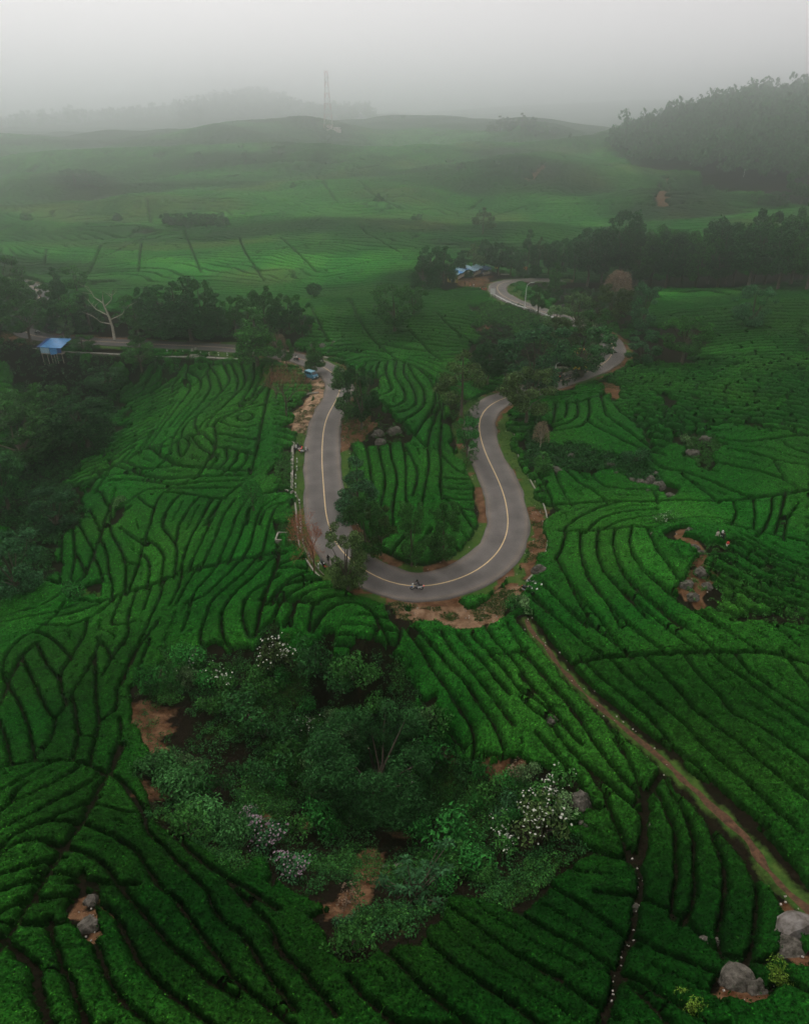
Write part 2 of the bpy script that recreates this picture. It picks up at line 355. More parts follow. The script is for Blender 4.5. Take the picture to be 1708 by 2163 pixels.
DARKMETAL = mat('dark_metal', (0.05, 0.05, 0.055), 0.4, 0.2, 5, metal=.6); CHROME = mat('chrome', (0.55, 0.55, 0.56), 0.25, 0.05, 5, metal=.9); RUBBER = mat('rubber', (0.014, 0.014, 0.015), 0.85, 0.2, 8)
BLUE = mat('blue_paint', (0.02, 0.16, 0.45), 0.4, 0.1, 4); TARP = mat('blue_tarpaulin', (0.05, 0.22, 0.46), 0.5, 0.18, 1.3, bump=.03); TARP_DK = mat('dark_blue_tarpaulin', (0.025, 0.07, 0.22), 0.55, 0.2, 1.5); TARP_PALE = mat('pale_tarpaulin', (0.24, 0.38, 0.46), 0.6, 0.15, 1.5)
VANBLUE = mat('van_blue', (0.055, 0.20, 0.30), 0.32, 0.08, 2, spec=.5); YELLOW = mat('yellow_paint', (0.68, 0.50, 0.03), 0.45, 0.12, 2); RED = mat('red_paint', (0.55, 0.03, 0.025), 0.4, 0.1, 3); ORANGE = mat('orange_paint', (0.62, 0.22, 0.03), 0.5, 0.1, 3)
GLASS = mat('tinted_glass', (0.02, 0.025, 0.03), 0.08, 0.1, 2, spec=.6); TAIL = mat('tail_light', (0.6, 0.02, 0.02), 0.3, 0.05, 3, emit=((1, .05, .03), 2.5)); LAMP_HEAD = mat('lamp_glass', (0.7, 0.7, 0.66), 0.2, 0.05, 3)
SKIN = mat('skin', (0.34, 0.19, 0.12), 0.6, 0.08, 4); CLOTH_BLACK = mat('black_cloth', (0.016, 0.017, 0.019), 0.9, 0.2, 6); CLOTH_PALE = mat('pale_cloth', (0.52, 0.46, 0.40), 0.9, 0.1, 6); CLOTH_PINK = mat('dusty_pink_cloth', (0.42, 0.33, 0.30), 0.9, 0.12, 5)
CLOTH_WHITE = mat('white_cloth', (0.68, 0.66, 0.63), 0.9, 0.1, 6); CLOTH_GREY = mat('grey_cloth', (0.12, 0.125, 0.13), 0.9, 0.15, 6); HAIR = mat('black_hair', (0.012, 0.010, 0.009), 0.7, 0.2, 9); CLOTH_RED = mat('red_cloth', (0.50, 0.035, 0.03), 0.85, 0.1, 6)
WOOD = mat('weathered_wood', (0.34, 0.28, 0.21), 0.85, 0.25, 3, coords='obj'); RUST = mat('pale_red_steel', (0.55, 0.30, 0.27), 0.6, 0.1, 3); PLASTER = mat('plaster', (0.62, 0.54, 0.50), 0.9, 0.12, 1.0)
LEAFLITTER = mat('straw', (0.20, 0.13, 0.06), 0.9, 0.3, 4)
LINE = mat('road_line_paint', (0.58, 0.42, 0.21), 0.7, 0.15, 2.0)

def asphalt():
    m = mat('asphalt', (0.107, 0.098, 0.092), 0.88, 0.22, 7.0, bump=.015, bscale=30, spec=.35)
    N = m.node_tree.nodes; Lk = m.node_tree.links; bs = N['Principled BSDF']
    src = bs.inputs['Base Color'].links[0].from_socket
    at = N.new('ShaderNodeAttribute'); at.attribute_name = 'wear'
    mu = N.new('ShaderNodeMix'); mu.data_type = 'RGBA'; mu.blend_type = 'MULTIPLY'; mu.inputs[0].default_value = 1
    Lk.new(src, mu.inputs[6]); Lk.new(at.outputs['Color'], mu.inputs[7])
    n2 = N.new('ShaderNodeTexNoise'); n2.inputs['Scale'].default_value = 0.28; n2.inputs['Detail'].default_value = 6; Lk.new(N['Geometry'].outputs['Position'] if 'Geometry' in N else at.outputs['Vector'], n2.inputs['Vector'])
    mr = N.new('ShaderNodeMapRange'); mr.inputs[1].default_value = .3; mr.inputs[2].default_value = .7; mr.inputs[3].default_value = .70; mr.inputs[4].default_value = 1.24
    Lk.new(n2.outputs['Fac'], mr.inputs[0]); m2 = N.new('ShaderNodeMix'); m2.data_type = 'RGBA'; m2.blend_type = 'MULTIPLY'; m2.inputs[0].default_value = 1
    Lk.new(mu.outputs[2], m2.inputs[6]); Lk.new(mr.outputs[0], m2.inputs[7]); Lk.new(m2.outputs[2], bs.inputs['Base Color'])
    return m
ASPHALT = asphalt()
def ground_mat():
    """soil, grass, orange dirt and scrub floor mixed by the surveyed cover (colour attribute 'cover')"""
    m = bpy.data.materials.new('ground_cover'); m.use_nodes = True; N = m.node_tree.nodes; Lk = m.node_tree.links; bs = N['Principled BSDF']
    at = N.new('ShaderNodeAttribute'); at.attribute_name = 'cover'; sep = N.new('ShaderNodeSeparateColor'); Lk.new(at.outputs['Color'], sep.inputs[0])
    geo = N.new('ShaderNodeNewGeometry')
    def noise(s, d=5):
        n = N.new('ShaderNodeTexNoise'); n.inputs['Scale'].default_value = s; n.inputs['Detail'].default_value = d; n.inputs['Roughness'].default_value = .65; Lk.new(geo.outputs['Position'], n.inputs['Vector']); return n.outputs['Fac']
    def ramp2(f, a, b, lo=.35, hi=.65):
        mr = N.new('ShaderNodeMapRange'); mr.inputs[1].default_value = lo; mr.inputs[2].default_value = hi; Lk.new(f, mr.inputs[0])
        x = N.new('ShaderNodeMix'); x.data_type = 'RGBA'; x.inputs[6].default_value = (*a, 1); x.inputs[7].default_value = (*b, 1); Lk.new(mr.outputs[0], x.inputs[0]); return x.outputs[2]
    fine, mid = noise(2.3), noise(.45)
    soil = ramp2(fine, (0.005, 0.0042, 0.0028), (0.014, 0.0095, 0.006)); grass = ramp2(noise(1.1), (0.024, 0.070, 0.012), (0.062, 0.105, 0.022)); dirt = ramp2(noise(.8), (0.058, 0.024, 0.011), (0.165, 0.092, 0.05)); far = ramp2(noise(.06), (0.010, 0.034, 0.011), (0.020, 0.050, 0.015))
    def blend(a, b, w, amt=.55):
        ad = N.new('ShaderNodeMath'); ad.operation = 'MULTIPLY_ADD'; Lk.new(fine, ad.inputs[0]); ad.inputs[1].default_value = amt; Lk.new(w, ad.inputs[2])
        mr = N.new('ShaderNodeMapRange'); mr.inputs[1].default_value = .5 + amt * .5 - .15; mr.inputs[2].default_value = .5 + amt * .5 + .15; Lk.new(ad.outputs[0], mr.inputs[0])
        x = N.new('ShaderNodeMix'); x.data_type = 'RGBA'; Lk.new(mr.outputs[0], x.inputs[0]); Lk.new(a, x.inputs[6]); Lk.new(b, x.inputs[7]); return x.outputs[2]
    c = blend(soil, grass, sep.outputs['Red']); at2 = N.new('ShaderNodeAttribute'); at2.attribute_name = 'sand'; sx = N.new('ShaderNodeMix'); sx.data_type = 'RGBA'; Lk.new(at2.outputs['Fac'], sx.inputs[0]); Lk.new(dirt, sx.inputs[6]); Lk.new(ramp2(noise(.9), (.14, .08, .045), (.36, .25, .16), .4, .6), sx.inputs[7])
    c = blend(c, sx.outputs[2], sep.outputs['Green']); c = blend(c, far, sep.outputs['Blue'])
    Lk.new(c, bs.inputs['Base Color']); bs.inputs['Roughness'].default_value = .95; bs.inputs['Specular IOR Level'].default_value = .02
    bn = N.new('ShaderNodeTexNoise'); bn.inputs['Scale'].default_value = 5; bn.inputs['Detail'].default_value = 6; Lk.new(geo.outputs['Position'], bn.inputs['Vector'])
    bp = N.new('ShaderNodeBump'); bp.inputs['Distance'].default_value = .12; bp.inputs['Strength'].default_value = .7; Lk.new(bn.outputs['Fac'], bp.inputs['Height']); Lk.new(bp.outputs[0], bs.inputs['Normal'])
    return m
GROUND = ground_mat()
def tea_mat():
    m = bpy.data.materials.new('tea_leaves'); m.use_nodes = True; N = m.node_tree.nodes; Lk = m.node_tree.links; bs = N['Principled BSDF']
    at = N.new('ShaderNodeAttribute'); at.attribute_name = 'flush_dim'; geo = N.new('ShaderNodeNewGeometry')
    def noise(s, d=3):
        n = N.new('ShaderNodeTexNoise'); n.inputs['Scale'].default_value = s; n.inputs['Detail'].default_value = d; n.inputs['Roughness'].default_value = .7; Lk.new(geo.outputs['Position'], n.inputs['Vector']); return n.outputs['Fac']
    a = noise(4.2); mr = N.new('ShaderNodeMapRange'); mr.inputs[1].default_value = .34; mr.inputs[2].default_value = .68; mr.inputs[3].default_value = .22; mr.inputs[4].default_value = 1.95; Lk.new(a, mr.inputs[0])
    x = N.new('ShaderNodeMix'); x.data_type = 'RGBA'; x.blend_type = 'MULTIPLY'; x.inputs[0].default_value = 1; Lk.new(at.outputs['Color'], x.inputs[6]); Lk.new(mr.outputs[0], x.inputs[7])
    b = N.new('ShaderNodeMapRange'); b.inputs[1].default_value = .32; b.inputs[2].default_value = .68; b.inputs[3].default_value = .5; b.inputs[4].default_value = 1.5; Lk.new(noise(1.15, 4), b.inputs[0])
    y = N.new('ShaderNodeMix'); y.data_type = 'RGBA'; y.blend_type = 'MULTIPLY'; y.inputs[0].default_value = 1; Lk.new(x.outputs[2], y.inputs[6]); Lk.new(b.outputs[0], y.inputs[7]); x = y
    Lk.new(x.outputs[2], bs.inputs['Base Color']); bs.inputs['Roughness'].default_value = .8; bs.inputs['Specular IOR Level'].default_value = .02
    bp = N.new('ShaderNodeBump'); bp.inputs['Distance'].default_value = .14; bp.inputs['Strength'].default_value = .8; Lk.new(noise(7, 4), bp.inputs['Height']); Lk.new(bp.outputs[0], bs.inputs['Normal'])
    return m
TEA = tea_mat()

# ------------------------------------------------------------------ cover polygons
def poly(*parts): return ground(np.vstack([D(c, s) for c, s in parts]))
DIRT = [poly(('B', "180,320 250,372 330,380 400,420 438,450 440,500 410,590 345,700 330,800 300,760 240,740 230,650 300,600 335,540 345,480 330,440 270,410 180,370")),
        poly(('E', "640,165 700,250 830,280 960,310 1050,340 1180,315 1290,290 1310,200 1400,130 1430,60 1330,60 1200,140 1050,180 850,185 700,150")),
        poly(('B', "1600,1180 1690,1190 1700,1400 1640,1500 1540,1620 1560,1480 1605,1320")),
        poly(('L', "360,360 600,300 900,260 1010,290 860,400 850,520 700,500 400,470")),
        poly(('C', "430,330 560,250 650,230 640,170 540,250 480,300 440,380 540,460 700,490 600,420 560,340")),
        poly(('A', "0,250 260,255 270,290 0,280")), poly(('J', "60,1180 250,1150 330,1330 760,1400 740,1460 0,1400 0,1330")),
        poly(('B', "500,660 530,700 660,640 700,720 600,830 530,830 500,760")), poly(('N', "430,210 700,280 900,380 1100,430 1300,560 1450,700 1520,660 1400,560 1200,440 1050,330 870,290 560,210")),
        poly(('M', "150,840 440,880 420,960 200,1000 100,1060 60,1040")), poly(('D', "720,1180 900,1150 950,1300 1000,1440 800,1480 740,1430")),
        poly(('G', "430,930 560,800 600,960 560,1110 450,1110")), poly(('I', "1510,880 1560,1000 1540,1180 1500,1240 1708,1340 1708,1020 1600,880")), poly(('I', "1180,1320 1400,1320 1520,1440 1440,1580 1180,1520")),
        poly(('C', "890,1220 1040,1230 1060,1360 1110,1480 1160,1600 1040,1720 900,1600 990,1480 1000,1340 900,1320")),
        poly(('G', "1380,380 1560,360 1560,470 1380,470")), poly(('H', "480,640 720,640 740,820 540,1000 480,1080 340,950 500,830")), poly(('H', "1000,0 1130,60 1000,180")), poly(('H', "1240,120 1540,120 1560,260 1280,260")),
        poly(('S', "1100,540 1125,540 1125,650 1240,660 1060,665")), poly(('S', "490,560 600,480 620,490 540,570")), poly(('A', "0,700 60,720 40,760"))]
GRASS = [poly(('B', "245,760 328,790 325,1270 360,1480 500,1560 640,1650 540,1660 400,1600 300,1500 262,1400 250,1150 240,900")),
         poly(('B', "1430,640 1490,660 1490,850 1560,960 1640,1090 1700,1200 1708,1450 1640,1540 1600,1640 1500,1720 1440,1780 1400,1700 1560,1520 1600,1300 1580,1150 1500,960 1420,820 1400,720")),
         poly(('M', "560,290 760,250 840,420 850,560 700,510 600,430")), poly(('M', "250,430 870,690 1040,740 1540,930 1000,830 560,800 300,640 200,480")),
         poly(('T', "0,120 650,130 1400,170 1640,240 1400,230 900,205 300,185 0,180")),
         poly(('D', "380,600 440,510 540,510 560,580 480,600")), poly(('P', "100,1690 260,1640 300,1800 100,1830"))]
GULLY = poly(('D', "870,860 1000,835 1150,880 1350,885 1500,740"), ('E', "0,270 130,430 300,450 460,455 680,450 760,540 830,640 830,740 900,860 960,900 1050,985 1130,1060 1290,1065 1400,1090 1540,1110"),
             ('I', "60,160 250,200 255,420 380,620 250,700 100,830"), ('H', "1450,1000 1100,970 900,1190 640,1200 420,1290 330,1150 270,1050"), ('H', "120,860 20,700"), ('G', "1330,760 1000,450 830,390 740,240 720,150"), ('D', "760,1400 690,1200 800,1080 860,960"))
NOTEA = [GULLY,
         poly(('A', "0,240 300,300 700,340 1180,370 1170,430 1120,480 900,400 620,520 740,640 740,830 700,940 560,980 430,1150 500,1250 520,1397"), ('D', "420,140 330,250 290,470 0,600 0,0")),
         poly(('d', "1075,640 1130,660 1190,690 1250,705 1290,740 1270,790 1170,830 1080,850 1065,800 1000,800 985,740 1000,680 1050,690")),
         poly(('d', "880,560 960,560 1040,575 1200,600 1330,590 1708,560 1708,600 1400,612 1330,700 1310,690 1180,650 1110,600 1020,600 960,615 880,610")),
         poly(('C', "600,20 1050,20 1060,150 1000,240 640,240 570,200")),
         poly(('C', "20,560 110,600 110,700 330,720 500,780 640,830 740,830 840,960 900,1040 830,1060 780,1000 640,960 480,900 260,890 150,900 60,870 0,860")),
         poly(('C', "940,700 1130,660 1220,740 1130,840 1080,900 980,860")),
         poly(('B', "500,650 660,600 720,650 850,700 880,760 870,830 530,830")), poly(('B', "480,400 690,400 670,640 500,660")), poly(('B', "1130,520 1300,560 1300,900 1240,960 1180,860 1140,660")),
         poly(('d', "0,600 60,610 120,650 240,668 420,655 640,668 662,705 620,745 0,705")), poly(('M', "0,700 300,560 860,720 1040,770 1500,920 1450,1281 800,1281 560,1000 300,900 0,1000")),
         poly(('P', "0,440 250,420 240,930 0,930")), poly(('P', "60,1440 300,1440 330,1830 60,1850 40,1640")),
         poly(('D', "660,60 760,20 740,120 640,170"))] + DIRT + GRASS
FOREST_HILL = np.array([(190, 690), (225, 790), (280, 860), (360, 890), (560, 900), (480, 470), (260, 458), (242, 493), (231, 526), (212, 577), (177, 592)], float)

# ------------------------------------------------------------------ the ground: one sheet of 12 m blocks, finer near the road
def cover(x, y):
    """R grass, G orange dirt, B closed far tea cover"""
    c = np.zeros(x.shape + (3,)); g = np.zeros(x.shape); dd = np.zeros(x.shape)
    wx, wy = x + fbm(x / 3 + 31, y / 3, 3) * 3.2, y + fbm(x / 3, y / 3 + 57, 3) * 3.2
    for P in GRASS: g = np.maximum(g, pip(wx, wy, P))
    for P in DIRT: dd = np.maximum(dd, pip(wx, wy, P))
    rd = road_dist(x, y); nz = fbm(x / 5, y / 5, 3)
    edge = 1 - sstep(4.6, 6.2, rd + nz * 2.5); dd = np.maximum(dd, edge * (nz > .0) * .8 * (1 - g)); g = np.maximum(g, edge * .75)
    pd, _ = seg_dist(x.ravel(), y.ravel(), PATH); pd = pd.reshape(x.shape); g = np.maximum(g, .66 * (1 - sstep(.6, 1.3, pd + nz * 1.2)))
    gl = pip(x, y, GULLY); g = np.maximum(g, gl * (.25 + .9 * np.clip(nz + .1, 0, 1))); dd = np.where(gl, dd * .62, dd); dd = np.maximum(dd, gl * (.75 * np.clip(-nz - .1, 0, .3) * 3))
    c[..., 0] = g; c[..., 1] = dd * (rd > 3.2); c[..., 2] = sstep(940, 1010, y); return c
B = 12
bx, by = np.meshgrid(np.arange(-3240, 3240, B), np.arange(-120, 4980, B)); bx = bx.ravel(); by = by.ravel(); mx_ = bx + 6; my_ = by + 6
fr = np.abs(mx_) < 0.72 * np.maximum(my_, 0) + 45
keep_ = np.abs(mx_) < .8 * np.maximum(my_, 0) + 260; bx, by, mx_, my_, fr = bx[keep_], by[keep_], mx_[keep_], my_[keep_], fr[keep_]
lvl = np.where(fr & (my_ < 206) & (my_ > -10), 2, np.where(fr & (my_ < 620) & (my_ > -20), 1, 0))
Vs, Qs, Cs, Ss, off = [], [], [], [], 0
for L_, n_ in ((2, 16), (1, 4), (0, 1)):
    s = lvl == L_; X0, Y0 = bx[s], by[s]; t = np.arange(n_ + 1) * (B / n_)
    X = (X0[:, None, None] + t[None, None, :] + 0 * t[None, :, None]); Y = (Y0[:, None, None] + t[None, :, None] + 0 * t[None, None, :])
    V = np.stack([X, Y, zf(X, Y)], -1).reshape(-1, 3); base = (np.arange(len(X0)) * (n_ + 1) ** 2)[:, None]
    j, i = np.meshgrid(np.arange(n_), np.arange(n_), indexing='ij'); q = (j * (n_ + 1) + i).ravel()
    Q = np.stack([q, q + 1, q + n_ + 2, q + n_ + 1], 1)[None] + base[:, :, None]
    Vs.append(V); Qs.append(Q.reshape(-1, 4) + off); off += len(V)
    Ss.append(np.repeat((pip(V[:, 0], V[:, 1], DIRT[0]) * 1.0 + pip(V[:, 0], V[:, 1], DIRT[1]) * .45)[:, None], 3, 1))
    Cs.append(cover(V[:, 0], V[:, 1]) if L_ else np.stack([0 * V[:, 0] + .3, 0 * V[:, 0], 0 * V[:, 0] + 1], 1))
g_o = link('ground', mesh_np('ground', np.vstack(Vs), np.vstack(Qs), [GROUND], True, {'cover': np.vstack(Cs), 'sand': np.vstack(Ss)})); g_o['kind'] = 'structure'

# ------------------------------------------------------------------ road, its centre line, footpath, air
def side(P):
    t = np.gradient(P[:, :2], axis=0); t /= np.linalg.norm(t, axis=1)[:, None]; return np.stack([-t[:, 1], t[:, 0]], 1)
NRM = side(ROAD)
def ribbon(P, Nn, offs, dz, wear=None):
    O = np.asarray(offs, float)
    if O.ndim == 1: O = np.repeat(O[None], len(P), 0)
    k = O.shape[1]
    V = np.zeros((len(P), k, 3)); V[..., :2] = P[:, None, :2] + Nn[:, None, :] * O[..., None]; V[..., 2] = P[:, None, 2] + np.asarray(dz)[None, :]
    a = (np.arange(len(P) - 1)[:, None] * k + np.arange(k - 1)[None]).ravel(); Q = np.stack([a, a + 1, a + k + 1, a + k], 1)
    return V.reshape(-1, 3), Q
offs = np.array([-HALF - .15, -HALF, -3.0, -2.5, -1.7, -.9, 0, .9, 1.7, 2.5, 3.0, HALF, HALF + .15])
wv = np.array([.7, 1.0, 1.28, 1.12, .92, .98, 1.12, .98, .92, 1.12, 1.28, 1.0, .7])
O = np.repeat(offs[None], len(ROAD), 0); s_ = np.arange(len(ROAD)); 
O[:, 0:2] += ((fbm(s_ / 3., s_ * 0 + 3, 2)) * .7)[:, None]; O[:, -2:] += ((fbm(s_ / 3., s_ * 0 + 9, 2)) * .7)[:, None]
V, Q = ribbon(ROAD, NRM, O, [-.3, .03, .03, .03, .035, .04, .045, .04, .035, .03, .03, .03, -.3])
warm = np.stack([wv, wv * .985, wv * .95], 1); warm[[2, 10]] *= (1.06, .98, .88)
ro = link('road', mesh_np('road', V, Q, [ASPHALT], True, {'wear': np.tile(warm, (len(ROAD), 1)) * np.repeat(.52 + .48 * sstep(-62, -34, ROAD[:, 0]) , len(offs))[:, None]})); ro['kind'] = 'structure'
V, Q = ribbon(ROAD, NRM, [-.078, .078], [.052, .052]); lo = link('road_line', mesh_np('road_line', V, Q, [LINE])); lo['kind'] = 'structure'
FOOT = resample(PATH, .35); fo = np.array([-.42, -.2, .2, .42]); fo = np.repeat(fo[None], len(FOOT), 0); si = np.arange(len(FOOT)); fo[:, :2] += (fbm(si / 6., si * 0 + 2, 2) * .5)[:, None]; fo[:, 2:] += (fbm(si / 7., si * 0 + 21, 2) * .5)[:, None]
V, Q = ribbon(FOOT, side(FOOT), fo, [-.08, .03, .03, -.08]); V[:, 2] = zf(V[:, 0], V[:, 1]) + np.tile([-.08, .035, .035, -.08], len(FOOT)); po = link('footpath', mesh_np('footpath', V, Q, [mat('red_earth', (.115, .055, .028), .95, .5, 2.5, bump=.05, base2=(.035, .018, .009))])); po['kind'] = 'structure'
hz = bpy.data.materials.new('haze_air'); hz.use_nodes = True; N = hz.node_tree.nodes
N.remove(N['Principled BSDF']); pv = N.new('ShaderNodeVolumePrincipled'); pv.inputs['Color'].default_value = (0.960, 0.990, 0.992, 1); pv.inputs['Density'].default_value = 0.00108; pv.inputs['Anisotropy'].default_value = 0.92
hz.node_tree.links.new(pv.outputs[0], N['Material Output'].inputs['Volume'])
zlo = min(float(np.vstack(Vs)[:, 2].min()), 0) - 1.5
hb = MB().box((0, 2430, (zlo + 180) / 2), (6600, 5220, 180 - zlo)).obj('haze', hz); hb['kind'] = 'stuff'

